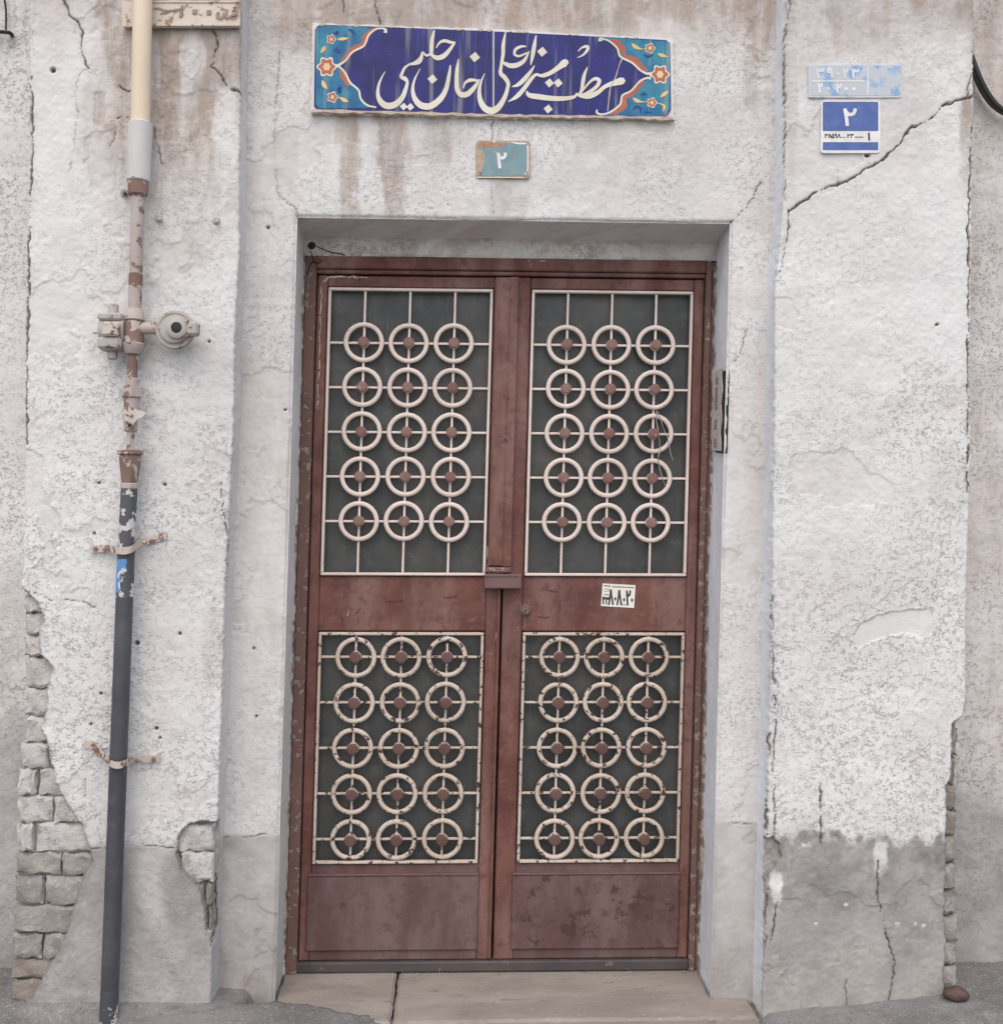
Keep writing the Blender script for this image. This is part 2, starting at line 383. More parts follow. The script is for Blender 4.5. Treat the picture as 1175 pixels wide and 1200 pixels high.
def asphalt():
    m = MT('dusty_asphalt', 0.92, spec=0.25)
    c = m.mix(m.ramp(m.noise(3, 6, 0.6), 0.3, 0.7), (0.155, 0.150, 0.145, 1), (0.25, 0.241, 0.232, 1))
    c = m.mix(m.ramp(m.noise(120, 3), 0.55, 0.7, 0, 0.6), c, (0.38, 0.37, 0.36, 1))
    c = m.mix(m.ramp(m.noise(17, 7, 0.7), 0.5, 0.7, 0, 0.65), c, (0.12, 0.112, 0.105, 1))
    c = m.mix(m.ramp(m.noise(55, 6, 0.7), 0.6, 0.7, 0, 0.7), c, (0.40, 0.385, 0.36, 1))
    return m.out(c, m.bump(m.noise(150, 4), 0.004, 0.8))
ASPHALT = asphalt()
def slab_mat():
    m = MT('worn_stone', 0.75, spec=0.35)
    c = m.mix(m.ramp(m.noise(6, 6, 0.62, m.pos(0.5, 1.5, 1)), 0.3, 0.7), (0.345, 0.305, 0.27, 1), (0.255, 0.222, 0.195, 1))
    c = m.mix(m.ramp(m.noise(26, 6, 0.7, m.pos(0.5, 1.6, 1)), 0.56, 0.7, 0, 0.75), c, (0.17, 0.145, 0.13, 1))
    c = m.mix(m.ramp(m.noise(70, 3), 0.62, 0.72, 0, 0.5), c, (0.42, 0.39, 0.365, 1))
    return m.out(c, m.bump(m.noise(60, 6, 0.65), 0.003, 0.7))
SLAB = slab_mat()
def glaze(name, a, b, worn, lo, streak=True, rough=0.22):
    m = MT(name, rough, spec=0.3)
    c = m.mix(m.ramp(m.noise(16, 4), 0.3, 0.7), a, b)
    if streak:
        s_ = m.noise(1.0, 4, 0.6, m.pos(34, 1, 1.6)); c = m.mix(m.ramp(s_, lo, lo+0.13, 0, 0.75), c, worn)
    c = m.mix(m.ramp(m.noise(95, 4, 0.65), 0.69, 0.73, 0, 0.75), c, worn)
    return m.out(c, m.bump(m.noise(70, 3), 0.0006, 0.5), m.ramp(m.noise(20, 4), 0.3, 0.7, rough, rough+0.25))
BLUE = glaze('cobalt_blue_glaze', lin(36, 36, 116), lin(26, 28, 88), lin(124, 124, 134), 0.515)
TURQ = glaze('turquoise_glaze', lin(24, 92, 136), lin(52, 132, 154), lin(120, 148, 154), 0.53)
IVORY = glaze('ivory_glaze', lin(222, 217, 200), lin(208, 200, 182), lin(186, 176, 156), 0.9, False, 0.3)
TERRA = glaze('terracotta_glaze', lin(178, 104, 82), lin(158, 90, 74), lin(214, 186, 160), 0.9, False, 0.35)
YELLOW = glaze('yellow_glaze', lin(226, 196, 132), lin(212, 180, 120), lin(232, 220, 190), 0.9, False, 0.35)
NAVY = glaze('navy_glaze', lin(26, 70, 140), lin(24, 58, 124), lin(80, 120, 150), 0.9, False, 0.35)
GROUT = simple('pale_grout', lin(196, 182, 166), 0.9, lin(170, 154, 138), 40, 0.001)
def plate_mat(name, a, b, worn, lo, sc, rough=0.4):
    m = MT(name, rough); c = m.mix(m.ramp(m.noise(30, 4), 0.3, 0.7), a, b)
    c = m.mix(m.ramp(m.noise(sc, 5, 0.6, m.pos(1, 1, 1.3)), lo, lo+0.08, 0, 0.9), c, worn)
    return m.out(c, m.bump(m.noise(120, 3), 0.0005, 0.5))
P_BLUE = plate_mat('blue_plate_enamel', lin(62, 86, 150), lin(76, 102, 162), lin(112, 136, 184), 0.62, 14)
P_FADE = plate_mat('sun_faded_blue_plate', lin(112, 152, 198), lin(150, 176, 204), lin(190, 192, 194), 0.42, 16)
P_FADEW = plate_mat('worn_plate_white', lin(206, 208, 210), lin(196, 200, 204), lin(178, 180, 184), 0.55, 30)
P_GREEN = plate_mat('grey_green_plate_enamel', lin(104, 134, 142), lin(118, 146, 150), lin(150, 140, 122), 0.60, 22)
P_RUST = simple('rust_stained_plate', lin(186, 160, 138), 0.7, lin(150, 140, 118), 60)
EMBOSS = paint_metal('whitewashed_plate', lin(214, 204, 192), lin(200, 186, 172), lin(158, 130, 112), 0.57, 0.6, 26, 0.001, lin(186, 164, 146))
EMB_TXT = simple('worn_raised_letters', lin(160, 140, 122), 0.7, lin(136, 118, 104), 60)

# ================================================================== the setting: ground
def proj(U, Y, V):
    W = S(np.stack([U, np.broadcast_to(Y, U.shape), V], -1))-CAM
    r, up, f = W@np.array(R_), W@np.array(U_), W@-np.array(B_)
    return CX+F*r/f, CY-F*up/f
def ground_h(U, Y):
    g = np.interp(U, [-3, -1.37, -1.22, -0.72, -0.55, -0.40, -0.24, -0.19, 0.86, 0.90, 1.4, 1.7, 3], [0.08, 0.083, 0.077, 0.068, 0.060, 0.052, 0.020, 0.002, -0.004, 0.026, 0.070, 0.075, 0.075])
    back = sstep(-0.09, -0.055, Y-0.012*np.sin(U*23))*sstep(-0.64, -0.56, U)*(1-sstep(0.84, 0.87, U))
    g = g*(1-back)-0.02*back
    g = g-0.03*np.maximum(-Y-0.15, 0)*np.exp(-np.maximum(-Y-0.15, 0)/2)
    g = g-0.045*np.exp(-((U+1.06)/0.16)**2)*sstep(0.105, 0.15, -Y)*(1-sstep(0.5, 0.9, -Y))
    near = np.exp(-(np.hypot(U, Y)/4)**2)
    return g+near*((fbm(U, Y, 5, 4, 3)-0.5)*0.022+(fbm(U, Y, 40, 3, 4)-0.5)*0.010)
def graded(a, b, step, far):
    x = list(np.arange(a, b, step)); g = step
    while x[-1] < far: g *= 1.35; x.append(x[-1]+g)
    g = step
    while x[0] > -far: g *= 1.35; x.insert(0, x[0]-g)
    return np.array(x)
gx = graded(-1.9, 1.9, 0.012, 300); gy = graded(-0.9, 0.3, 0.012, 300)
GU, GY = np.meshgrid(gx, gy)
GH = ground_h(GU, GY)
gr = thing('ground_anchor', (0, 0, 0), None, None)
gcol = np.zeros(GU.shape+(4,))
ground = grid_mesh('pavement', np.stack([GU, GY, GH], -1), gcol, ASPHALT, gr)
ground.parent = None; ORIG[ground] = np.zeros(3); bpy.data.objects.remove(gr)
tag(ground, 'dusty grey asphalt pavement in front of the doorway', kind='structure')

# ================================================================== the house front
facade = thing('house_front', (0, 0, 0), 'weathered white plastered house front with cracks around the doorway', 'building')
PF, NF, WF, DF = -0.10, 0.0, 0.12, 0.20      # faces: piers, bay round the door, side walls, door
def relief(U, V, k=1.0):
    return ((fbm(U, V, 3.5, 3, 1)-0.5)*0.014+(fbm(U, V, 22, 3, 2)-0.5)*0.0048*k+(fbm(U, V, 90, 3, 5)-0.5)*0.0022*k)
def crack(U, V, pts, Y, w=0.0028, d=0.009):
    q = uv(pts, Y); j = 0.0065
    Uw = U+(fbm(U, V, 60, 3, 7)-0.5)*2*j; Vw = V+(fbm(U, V, 60, 3, 8)-0.5)*2*j
    D = dist_line(Uw, Vw, q)
    wv = w*(0.10+1.55*sstep(0.22, 0.78, fbm(U, V, 26, 3, 9)))
    m = 1-sstep(wv*0.35, wv*1.25, D)
    halo = (1-sstep(0.002, 0.02, D))*0.16*fbm(U, V, 40, 3, 12)
    return -d*m, np.maximum(m*min(0.92, d/0.0075), halo*min(1, d/0.006))
def cracks(U, V, H, C, Y, lst):
    for it in lst:
        pts = it[0]; w = it[1] if len(it) > 1 else 0.0026; d = it[2] if len(it) > 2 else 0.008
        dh, b = crack(U, V, pts, Y, w, d); H += dh; C[..., 2] = np.maximum(C[..., 2], b)
def blob(PX, PY, cx, cy, rx, ry, N): return 1-sstep(0.55, 1.1, np.hypot((PX-cx)/rx, (PY-cy)/ry)+(N-0.5)*0.9)
def pier_grid(left, right, step=0.003, v0=-0.06, v1=3.35):
    l = sorted([(v, u) for u, v in uv(left, PF)]); r = sorted([(v, u) for u, v in uv(right, PF)])
    vs = np.arange(v0, v1, step); nc = int(0.6/step)
    n1 = (fbm(vs, vs*0, 60, 3, 21)-0.5)*0.006; n2 = (fbm(vs, vs*0, 60, 3, 22)-0.5)*0.006
    ul = np.interp(vs, *zip(*l))+n1; ur = np.interp(vs, *zip(*r))+n2
    t = np.linspace(0, 1, nc); U = ul[:, None]*(1-t)+ur[:, None]*t; V = np.repeat(vs[:, None], nc, 1)
    e = np.minimum(U-ul[:, None], ur[:, None]-U)
    return U, V, e
def skin(U, V, H, C, seed, lo=0.60):
    n = fbm(U, V, 4.5, 6, seed); p = sstep(lo, lo+0.012, n); H -= 0.0022*p
    C[..., 3] = np.clip(C[..., 3]+0.55*p, 0, 1); C[..., 0] = np.clip(C[..., 0]+0.10*p, 0, 1)
    ed = p*(1-sstep(lo+0.012, lo+0.03, n)); C[..., 2] = np.maximum(C[..., 2], 0.13*ed)
    n2 = fbm(U*2.0, V*0.8, 12, 4, seed+1); C[..., 0] = np.clip(C[..., 0]+0.42*(1-sstep(0.03, 0.40, V+0.35*(n2-0.5))), 0, 1)
def pier_mesh(U, V, H, C, lcol, rcol):
    """front face plus returns that run back to the walls beside it"""
    nr = len(V); d = np.concatenate([np.linspace(0.004, 0.02, 4), np.linspace(0.03, 0.27, 26)]); v = V[:, :1]
    parts = []
    for side, k in ((-1, 0), (1, -1)):
        q = np.repeat(d[None], nr, 0); vv = np.repeat(v, len(d), 1)
        u0 = U[:, k][:, None]; us = np.convolve(np.pad(U[:, k], 40, 'edge'), np.ones(81)/81, 'valid')[:, None]
        t = sstep(0.0, 0.05, q); uu = u0*(1-t)+us*t+side*(fbm(q+side, vv, 9, 4, 95)-0.5)*0.008*t+side*(fbm(q+side, vv, 60, 3, 96)-0.5)*0.003*t
        yy = PF-H[:, k][:, None]+q; cc = np.zeros(q.shape+(4,)); n = fbm(q+side*3, vv, 18, 4, 97)
        base = lcol if side < 0 else rcol
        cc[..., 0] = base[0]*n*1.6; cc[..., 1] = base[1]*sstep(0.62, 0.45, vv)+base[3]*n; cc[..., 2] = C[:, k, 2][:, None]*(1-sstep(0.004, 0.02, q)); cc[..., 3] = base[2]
        parts.append((np.stack([uu, yy, vv], -1), cc))
    P = np.concatenate([parts[0][0][:, ::-1], np.stack([U, PF-H, V], -1), parts[1][0]], 1)
    CC = np.concatenate([parts[0][1][:, ::-1], C, parts[1][1]], 1)
    return grid_mesh('pier', P, CC, PLASTER, facade)
def arris(e, r=0.007): t = np.clip(1-e/r, 0, 1); return -r*0.8*(1-np.sqrt(np.maximum(0, 1-t*t)))

# ---- left pier
U, V, e = pier_grid([(34, -200), (34, 0), (35, 170), (33, 230), (30, 290), (31, 310), (28, 400), (28, 600), (26, 690), (27, 750), (28, 850), (20, 900), (16.5, 1000), (13, 1100), (11, 1174), (8, 1250)],
                    [(286, -200), (283, 0), (281, 110), (280, 300), (275, 400), (273, 500), (268, 600), (263, 700), (259, 850), (254, 960), (250, 1060), (247, 1176), (246, 1250)])
PX, PY = proj(U, PF, V); N1 = fbm(U, V, 9, 4, 31); N2 = fbm(U, V, 30, 4, 32); NS = fbm(U*3.2, V*0.55, 12, 4, 33)
H = relief(U, V)+arris(e); C = np.zeros(U.shape+(4,))
EDGE_L = [(20, 684), (28, 691), (45.5, 706), (51, 723), (45.5, 749), (47.7, 767), (61.5, 784), (54, 810), (54, 832), (46.8, 851), (56.3, 875), (65, 914), (75.8, 940), (94.5, 966), (106, 996), (108, 1009), (97.5, 1027), (88.8, 1057), (80, 1087), (67, 1118), (47.7, 1150), (32.5, 1174), (10, 1200)]
hole1 = uv(EDGE_L+[(-30, 1200), (-30, 684)], PF)
HOLE_R = [(262, 965), (240, 962), (222, 966), (210, 979), (207, 1000), (211, 1018), (222, 1030), (234, 1040), (240, 1066), (243, 1090), (262, 1096)]
hole2 = uv(HOLE_R, PF)
jU = U+(fbm(U, V, 45, 3, 41)-0.5)*0.012; jV = V+(fbm(U, V, 45, 3, 42)-0.5)*0.012
m1 = inside(jU, jV, hole1); m2 = inside(jU, jV, hole2)
dE = np.minimum(dist_line(jU, jV, uv(EDGE_L, PF)), dist_line(jU, jV, uv(HOLE_R[1:-1], PF)))
m = m1 | m2
H = np.where(m, -0.036+(N2-0.5)*0.012, H+0.003*(1-sstep(0.0, 0.02, dE)))
rim = (1-sstep(0.001, 0.008, dE))*0.75
# old paint skins: shallow flaked patches
fl = sstep(0.60, 0.63, fbm(U, V, 7, 5, 44))*(PY < 330)*(PX > 110); H -= 0.0022*fl
C[..., 0] = np.clip(0.55*(1-sstep(5, 95, PY+35*N1))
    + 0.92*sstep(112, 165, PX+60*(N1-0.5))*(1-sstep(130, 350, PY+190*(NS-0.5)))*(0.35+0.65*sstep(0.34, 0.56, NS))
    + 0.42*blob(PX, PY, 118, 140, 32, 85, N1)+0.25*fl
    + 0.5*blob(PX, PY, 143, 30, 22, 75, N1)
    + 0.32*blob(PX, PY, 252, 770, 22, 70, N1)+0.10*sstep(0.5, 0.7, N1), 0, 1)
C[..., 0] *= 1-0.85*blob(PX, PY, 264, 150, 17, 62, N2)
dado = sstep(988, 998, PY+6*(N1-0.5))
C[..., 1] = np.clip(0.74*dado*(1-0.30*blob(PX, PY, 190, 1030, 40, 60, N1))+0.55*blob(PX, PY, 222, 1045, 34, 55, N1)+0.25*sstep(930, 1000, PY)*N1, 0, 1)
C[..., 1] = np.where(m, 0.45+0.4*sstep(960, 1040, PY), C[..., 1]); C[..., 2] = np.maximum(C[..., 2], rim*0.75); C[..., 2] = np.where(m, np.maximum(C[..., 2], 0.35), C[..., 2])
C[..., 3] = np.clip(0.62*(1-sstep(300, 600, PY+200*(N1-.5)))+0.3*sstep(0.5, 0.65, N1)+0.75*dado+0.6*blob(PX, PY, 210, 730, 45, 35, N1)+0.5*blob(PX, PY, 70, 120, 40, 110, N1), 0, 1)
skin(U, V, H, C, 101)
cracks(U, V, H, C, PF, [([(66, -20), (80, 12), (81, 18), (92, 25), (96, 38), (96, 62), (100, 73), (104, 80)], 0.0022), ([(104, 80), (95, 84), (90, 100), (91, 130), (86, 170), (82, 200)], 0.0012, 0.003),
    ([(247, 32), (254, 42), (255, 55), (247, 77), (258, 88), (262, 96), (280, 108)], 0.0024), ([(138, 100), (152, 106)], 0.002), ([(137, 137), (152, 136)], 0.0016), ([(138, 140), (136, 155), (128, 172)], 0.0018, 0.005),
    ([(181, 150), (184, 170), (191, 192)], 0.0016, 0.005), ([(37, 90), (37.5, 170), (35.5, 230), (32.5, 290), (34, 310), (30.5, 400), (30.5, 520)], 0.0034, 0.010),
    ([(28, 691), (60, 703), (95, 706), (112, 712)], 0.0018, 0.005), ([(106, 995), (160, 992), (205, 994)], 0.002, 0.006), ([(258, 560), (262, 600), (266, 630), (264, 700)], 0.002, 0.006),
    ([(188, 690), (190, 702), (205, 700)], 0.0014, 0.003), ([(100, 880), (99, 950)], 0.0012, 0.003), ([(248, 1030), (250, 1080), (246, 1110)], 0.003, 0.010), ([(240, 1050), (242, 1090)], 0.002, 0.006)])
for hx, hy, rr in [(62, 82, 3), (210, 743, 1.8), (110, 625, 1.6), (193, 568, 1.7), (116, 566, 1.5), (183, 854, 2.0), (106, 849, 1.6), (187, 865, 1.5), (245, 400, 1.5), (118, 813, 1.6), (160, 754, 2.6)]:
    p = at(hx, hy, PF); d = np.hypot(U-p[0], V-p[2]); q = 1-sstep(rr*0.0017, rr*0.0032, d); H -= 0.012*q; C[..., 2] = np.maximum(C[..., 2], q*0.95)
left_pier = pier_mesh(U, V, H, C, (0.3, 0.5, 0.5, 0.1), (0.15, 0.45, 0.7, 0.0))

def course_bricks(parent, rows, lx, rx, mats, Y0, joints):
    for k in range(len(rows)-1):
        y0, y1 = rows[k], rows[k+1]; ym = (y0+y1)/2; a, b = lx(ym), rx(ym)
        cuts = [a]+[j for j in joints.get(k, []) if a+8 < j < b-4]+[b]
        for i in range(len(cuts)-1):
            c0, c1 = cuts[i]+(1.2 if i else 0), cuts[i+1]-(1.2 if i < len(cuts)-2 else 0)
            P0, P1 = at(c0, y1-0.9, Y0), at(c1, y0+0.9, Y0)
            dy = random.uniform(-0.006, 0.006); tl = random.uniform(-0.018, 0.018)
            cx, cz = (P0[0]+P1[0])/2, (P0[2]+P1[2])/2; hx, hz = (P1[0]-P0[0])/2, (P1[2]-P0[2])/2
            nx, nz = 9, 6; sd = random.uniform(0, 50); V_, F_ = [], []
            for j in range(nz+1):
                for i in range(nx+1):
                    a_, b_ = i/nx*2-1, j/nz*2-1; fx = math.copysign(1-(1-abs(a_))**1.35, a_); fz = math.copysign(1-(1-abs(b_))**1.35, b_)
                    ed = max(abs(fx)**14, abs(fz)**14); jx, jz, jy = (random.uniform(-1, 1) for _ in range(3))
                    x = cx+fx*hx*(1+0.018*math.sin(sd+b_*4))+jx*0.0016; z = cz+fz*hz+jz*0.0018+tl*fx*hx*2+0.003*math.sin(sd+fx*5)
                    V_.append((x, Y0+dy+0.007*ed*random.uniform(0.2, 1.6)+jy*0.0034+0.004*math.sin(sd+3*fx+2*fz), z))
            nf = len(V_)
            for j in range(nz):
                for i in range(nx): q_ = j*(nx+1)+i; F_.append((q_, q_+1, q_+nx+2, q_+nx+1))
            lp_ = [i for i in range(nx)]+[j*(nx+1)+nx for j in range(nz)]+[nz*(nx+1)+i for i in range(nx, 0, -1)]+[j*(nx+1) for j in range(nz, 0, -1)]
            V_ += [(V_[i][0], Y0+0.05, V_[i][2]) for i in lp_]; m_ = len(lp_)
            F_ += [(lp_[(i+1) % m_], lp_[i], nf+i, nf+(i+1) % m_) for i in range(m_)]
            MB().add(V_, F_).build('brick', mats(ym), parent, True)
rowsL = [698, 718, 745, 770, 807, 840, 870.6, 901, 932.6, 965, 999.8, 1026.6, 1061, 1094, 1124, 1148, 1176]
lxL = lambda y: np.interp(y, [690, 850, 900, 1000, 1100, 1174], [28, 29.5, 21.5, 18, 14.5, 12.5])
eL = sorted([(p[1], p[0]) for p in EDGE_L])
rxL = lambda y: max(np.interp(y-14, *zip(*eL)), np.interp(y, *zip(*eL)), np.interp(y+14, *zip(*eL)))+7
course_bricks(left_pier, rowsL, lxL, rxL, lambda y: BRICK_W if y < 985 else (BRICK_G if y < 1130 else BRICK_B), PF+0.016, {7: [44], 8: [62], 9: [40], 10: [72], 11: [52], 12: [88], 13: [50], 14: [66], 6: [58]})
course_bricks(left_pier, [966, 999, 1034, 1062, 1094], lambda y: np.interp(y, [966, 1034, 1094], [206, 214, 236]), lambda y: np.interp(y, [966, 1100], [251.5, 248]), lambda y: BRICK_W if y < 1035 else BRICK_G, PF+0.014, {2: [240], 3: [243]})

# ---- right pier
U, V, e = pier_grid([(925, -200), (921, 0), (921, 30), (919, 60), (920, 170), (918, 235), (913, 300), (908, 340), (907, 500), (905, 700), (901, 850), (897, 1000), (893, 1184), (891, 1260)],
                    [(1142, -200), (1141, 0), (1141, 150), (1139, 240), (1139, 320), (1138, 400), (1138, 520), (1135, 600), (1132, 700), (1131, 819), (1128, 842), (1124, 860), (1123, 1000), (1124, 1100), (1122, 1160), (1121, 1250)])
PX, PY = proj(U, PF, V); N1 = fbm(U, V, 9, 4, 51); N2 = fbm(U, V, 30, 4, 52); NS = fbm(U*3.2, V*0.55, 12, 4, 53)
H = relief(U, V)+arris(e); C = np.zeros(U.shape+(4,))
EDGE_R = [(1140, 836), (1127, 840), (1115, 848), (1114, 907), (1108, 920), (1107, 1017), (1106, 1063), (1107.5, 1110), (1104.5, 1136), (1106, 1159), (1103, 1215)]
jU = U+(fbm(U, V, 45, 3, 54)-0.5)*0.010; jV = V+(fbm(U, V, 45, 3, 55)-0.5)*0.010
m = inside(jU, jV, uv(EDGE_R+[(1180, 1215), (1180, 836)], PF))
dE = dist_line(jU, jV, uv(EDGE_R[1:], PF))
sp_poly = [(885, 985), (906, 981), (914, 990), (915, 1004), (909, 1016), (901, 1022), (896, 1034), (885, 1034)]
m2 = inside(jU, jV, uv(sp_poly, PF)); d2 = dist_line(jU, jV, uv(sp_poly, PF))
H = np.where(m, -0.040+(N2-0.5)*0.012, H+0.003*(1-sstep(0, 0.02, dE)))
H = np.where(m2, -0.016+(N2-0.5)*0.02, H)
flake = blob(PX, PY, 909, 1042, 9, 26, N2); H += 0.006*flake*N2
patch = inside(jU, jV, uv([(1000, 745), (1008, 730), (1030, 720), (1060, 715), (1088, 713), (1094, 724), (1092, 742), (1080, 748), (1060, 742), (1040, 746), (1020, 752), (1004, 760)], PF))
H = np.where(patch, H*0.35-0.002, H)
dado = sstep(976, 990, PY+34*(N2-0.5)+20*(N1-0.5))
damp = dado*(1-sstep(1010, 1095, PY+40*(N1-0.5)))
C[..., 0] = np.clip(0.60*(1-sstep(10, 105, PY+40*N1))+0.35*(1-sstep(60, 260, PY+60*(N1-.5)))*sstep(0.4, 0.65, N1)+0.7*blob(PX, PY, 1133, 150, 10, 50, N2)+0.35*blob(PX, PY, 1131, 205, 7, 18, N2)
    + 0.30*dado*sstep(1050, 1130, PY)+0.7*blob(PX, PY, 912, 1172, 26, 14, N1)+0.5*m2+0.08*sstep(0.5, 0.7, N1)+0.3*blob(PX, PY, 928, 100, 8, 120, N1), 0, 1)
C[..., 1] = np.clip(dado*(0.80-0.22*sstep(1060, 1150, PY))+0.22*damp+0.25*sstep(900, 985, PY)*N1+0.22*blob(PX, PY, 1110, 570, 30, 50, N1), 0, 1)*(1-flake)
C[..., 1] *= 1-0.75*blob(PX, PY, 1031, 1000, 10, 34, N2)-0.0
C[..., 1] = np.where(m, 0.85, C[..., 1])
C[..., 2] = np.maximum((1-sstep(0.001, 0.007, dE))*0.55, (1-sstep(0.001, 0.006, d2))*0.5); C[..., 2] = np.where(m, 0.40, C[..., 2])
C[..., 2] = np.maximum(C[..., 2], 0.30*damp*sstep(0.45, 0.7, N2))
C[..., 3] = np.clip(0.85*dado+0.9*patch+0.72*(1-sstep(330, 560, PY+160*(N1-.5)-60*(1-sstep(905, 1010, PX))))+0.35*sstep(0.5, 0.65, N1), 0, 1)
skin(U, V, H, C, 111, 0.63)
cracks(U, V, H, C, PF, [([(928, -20), (924, 20), (922, 30), (919, 60), (921, 120), (920, 170), (920, 235)], 0.0018, 0.006), ([(925, 246), (924, 260), (921, 290), (917, 310), (910, 334)], 0.0024),
    ([(925, 248), (940, 237), (958, 224), (985, 215), (1005, 204), (1030, 190), (1042, 180), (1058, 165), (1066, 150), (1090, 140), (1108, 122), (1125, 116), (1143, 111)], 0.0030, 0.010),
    ([(1139, 54), (1140, 82), (1134, 111)], 0.002), ([(1138, 150), (1136.5, 240), (1135, 290), (1136.5, 320), (1135, 400), (1135, 520), (1133, 580)], 0.0034, 0.012),
    ([(905, 700), (906, 790), (909, 833), (906, 907), (909, 980)], 0.002, 0.007), ([(961.5, 920), (962.5, 989)], 0.0022, 0.008), ([(1028, 1008), (1028, 1054), (1039.5, 1099), (1049, 1131), (1042, 1176)], 0.0022, 0.008),
    ([(910, 1058), (908, 1080), (904, 1102)], 0.0022), ([(991, 1150), (992, 1180)], 0.0022, 0.006), ([(900, 1040), (896, 1080), (897, 1110)], 0.002), ([(990, 332), (1098, 326)], 0.0012, 0.002), ([(1096, 324), (1108, 323)], 0.0012, 0.002), ([(902, 860), (899, 930), (898, 985)], 0.0026, 0.009)])
for hx, hy, rr, wh in [(1016, 182, 2, 0), (991, 1060, 1.8, 1), (956, 1082, 1.6, 1), (1051, 1082, 2, 1), (1082, 1084, 2, 1), (1098, 380, 1.5, 0), (1072, 1082, 1.5, 1)]:
    p = at(hx, hy, PF); d = np.hypot((U-p[0])*0.7, V-p[2]); q = 1-sstep(rr*0.0017, rr*0.0034, d)
    if wh: C[..., 1] *= 1-q; H -= 0.002*q
    else: H -= 0.012*q; C[..., 2] = np.maximum(C[..., 2], q*0.95)
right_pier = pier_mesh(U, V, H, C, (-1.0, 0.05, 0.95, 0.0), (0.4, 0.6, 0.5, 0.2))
eR = sorted([(p[1], p[0]) for p in EDGE_R])
rowsR = [852, 886, 920, 950, 981, 1012, 1044, 1074, 1104, 1132, 1160]
course_bricks(right_pier, rowsR, lambda y: np.interp(y, *zip(*eR))-14, lambda y: np.interp(y, [850, 920, 1000, 1100, 1160], [1122, 1121, 1121, 1123, 1122])-random.uniform(0, 3), lambda y: BRICK_B if y < 985 else BRICK_G, PF+0.017, {})

# ---- bay round the door
def bay_cracks(U, V, H, C):
    cracks(U, V, H, C, NF, [([(402, -20), (403, 14)], 0.0018), ([(436, -20), (441, 10), (445, 27)], 0.0022), ([(577, 138), (578, 168)], 0.0016, 0.004), ([(576, 210), (577, 250)], 0.0012, 0.003),
        ([(349, 254), (343, 243), (335, 237), (326, 228), (321, 190), (322, 140), (327, 60)], 0.0014, 0.004), ([(857, 258), (872, 246), (880, 235), (886, 222), (892, 212)], 0.0022, 0.007),
        ([(861, 424), (868, 411), (872, 397), (875, 385)], 0.0016, 0.005), ([(262, 983), (285, 981), (311, 978)], 0.0016, 0.005), ([(855, 965), (884, 966)], 0.0016, 0.005)])
    for hx, hy, rr in [(314, 266, 2.0), (334, 480, 1.5), (300, 840, 1.5), (297, 760, 1.5)]:
        p = at(hx, hy, NF); d = np.hypot(U-p[0], V-p[2]); q = 1-sstep(rr*0.0017, rr*0.0032, d); H -= 0.012*q; C[..., 2] = np.maximum(C[..., 2], q*0.95)
OPL, OPR, OPT = -0.546, 0.759, 2.352
def bay(u0, u1, v0, v1, name='wall', step=0.0032):
    us = np.linspace(u0, u1, int((u1-u0)/step)); vs = np.linspace(v0, v1, int((v1-v0)/step)); U, V = np.meshgrid(us, vs)
    nz = (fbm(V, V*0, 20, 3, 61)-0.5)*0.008
    PX, PY = proj(U, NF, V); N1 = fbm(U, V, 9, 4, 62); N2 = fbm(U, V, 30, 4, 63); NS = fbm(U*4, V*0.5, 12, 4, 64)
    H = relief(U, V, 0.85); C = np.zeros(U.shape+(4,))
    H += arris(np.hypot(np.maximum(np.maximum(OPL-U, U-OPR), 0), np.maximum(V-OPT, 0)), 0.008)
    hole = (U > OPL+0.003) & (U < OPR-0.003) & (V < OPT-0.003); cut = hole[:-1, :-1] & hole[:-1, 1:] & hole[1:, :-1] & hole[1:, 1:]
    sw = N1-0.5
    C[..., 0] = np.clip(0.62*(1-sstep(-5, 48, PY+26*sw))*sstep(300, 420, PX)+0.45*(1-sstep(0, 90, PY+30*sw))
        + (0.80*blob(PX+14*(NS-.5), PY, 409, 150, 15, 130, N2)+0.85*blob(PX+22*(N2-.5), PY, 460, 150, 22, 125, NS))*(PY > 120)*(0.55+0.8*NS)+0.45*blob(PX, PY, 515, 165, 22, 45, N2)*(PY > 120)+0.30*blob(PX, PY, 590, 235, 30, 30, N2)+0.30*blob(PX, PY, 690, 160, 30, 25, N2)
        + 0.75*blob(PX, PY, 893, 20, 16, 65, N2)+0.4*blob(PX, PY, 880, 95, 12, 50, N2)+0.07+0.16*sstep(0.42, 0.65, N1)+0.08*(PX < 350)
        + 0.55*blob(PX, PY, 296, 1160, 18, 20, N2)+0.25*blob(PX, PY, 560, 40, 300, 40, N1), 0, 1)
    cemL = sstep(976, 982, PY)*(PX < 400); cemR = sstep(962, 967, PY)*(PX > 700)
    C[..., 1] = np.clip(cemL*(0.50+0.3*N1)+cemR*(0.30+0.3*N1)+0.16*sstep(500, 975, PY)*N1, 0, 1)
    C[..., 3] = np.clip(0.55*np.maximum(cemL, cemR)+0.45+0.3*sstep(0.4, 0.6, N1), 0, 1)
    skin(U, V, H, C, 121)
    bay_cracks(U, V, H, C)
    return grid_mesh(name, np.stack([U, NF-H, V], -1), C, PLASTER, facade, None, cut)
bay(-0.72, 0.885, -0.06, 3.35)
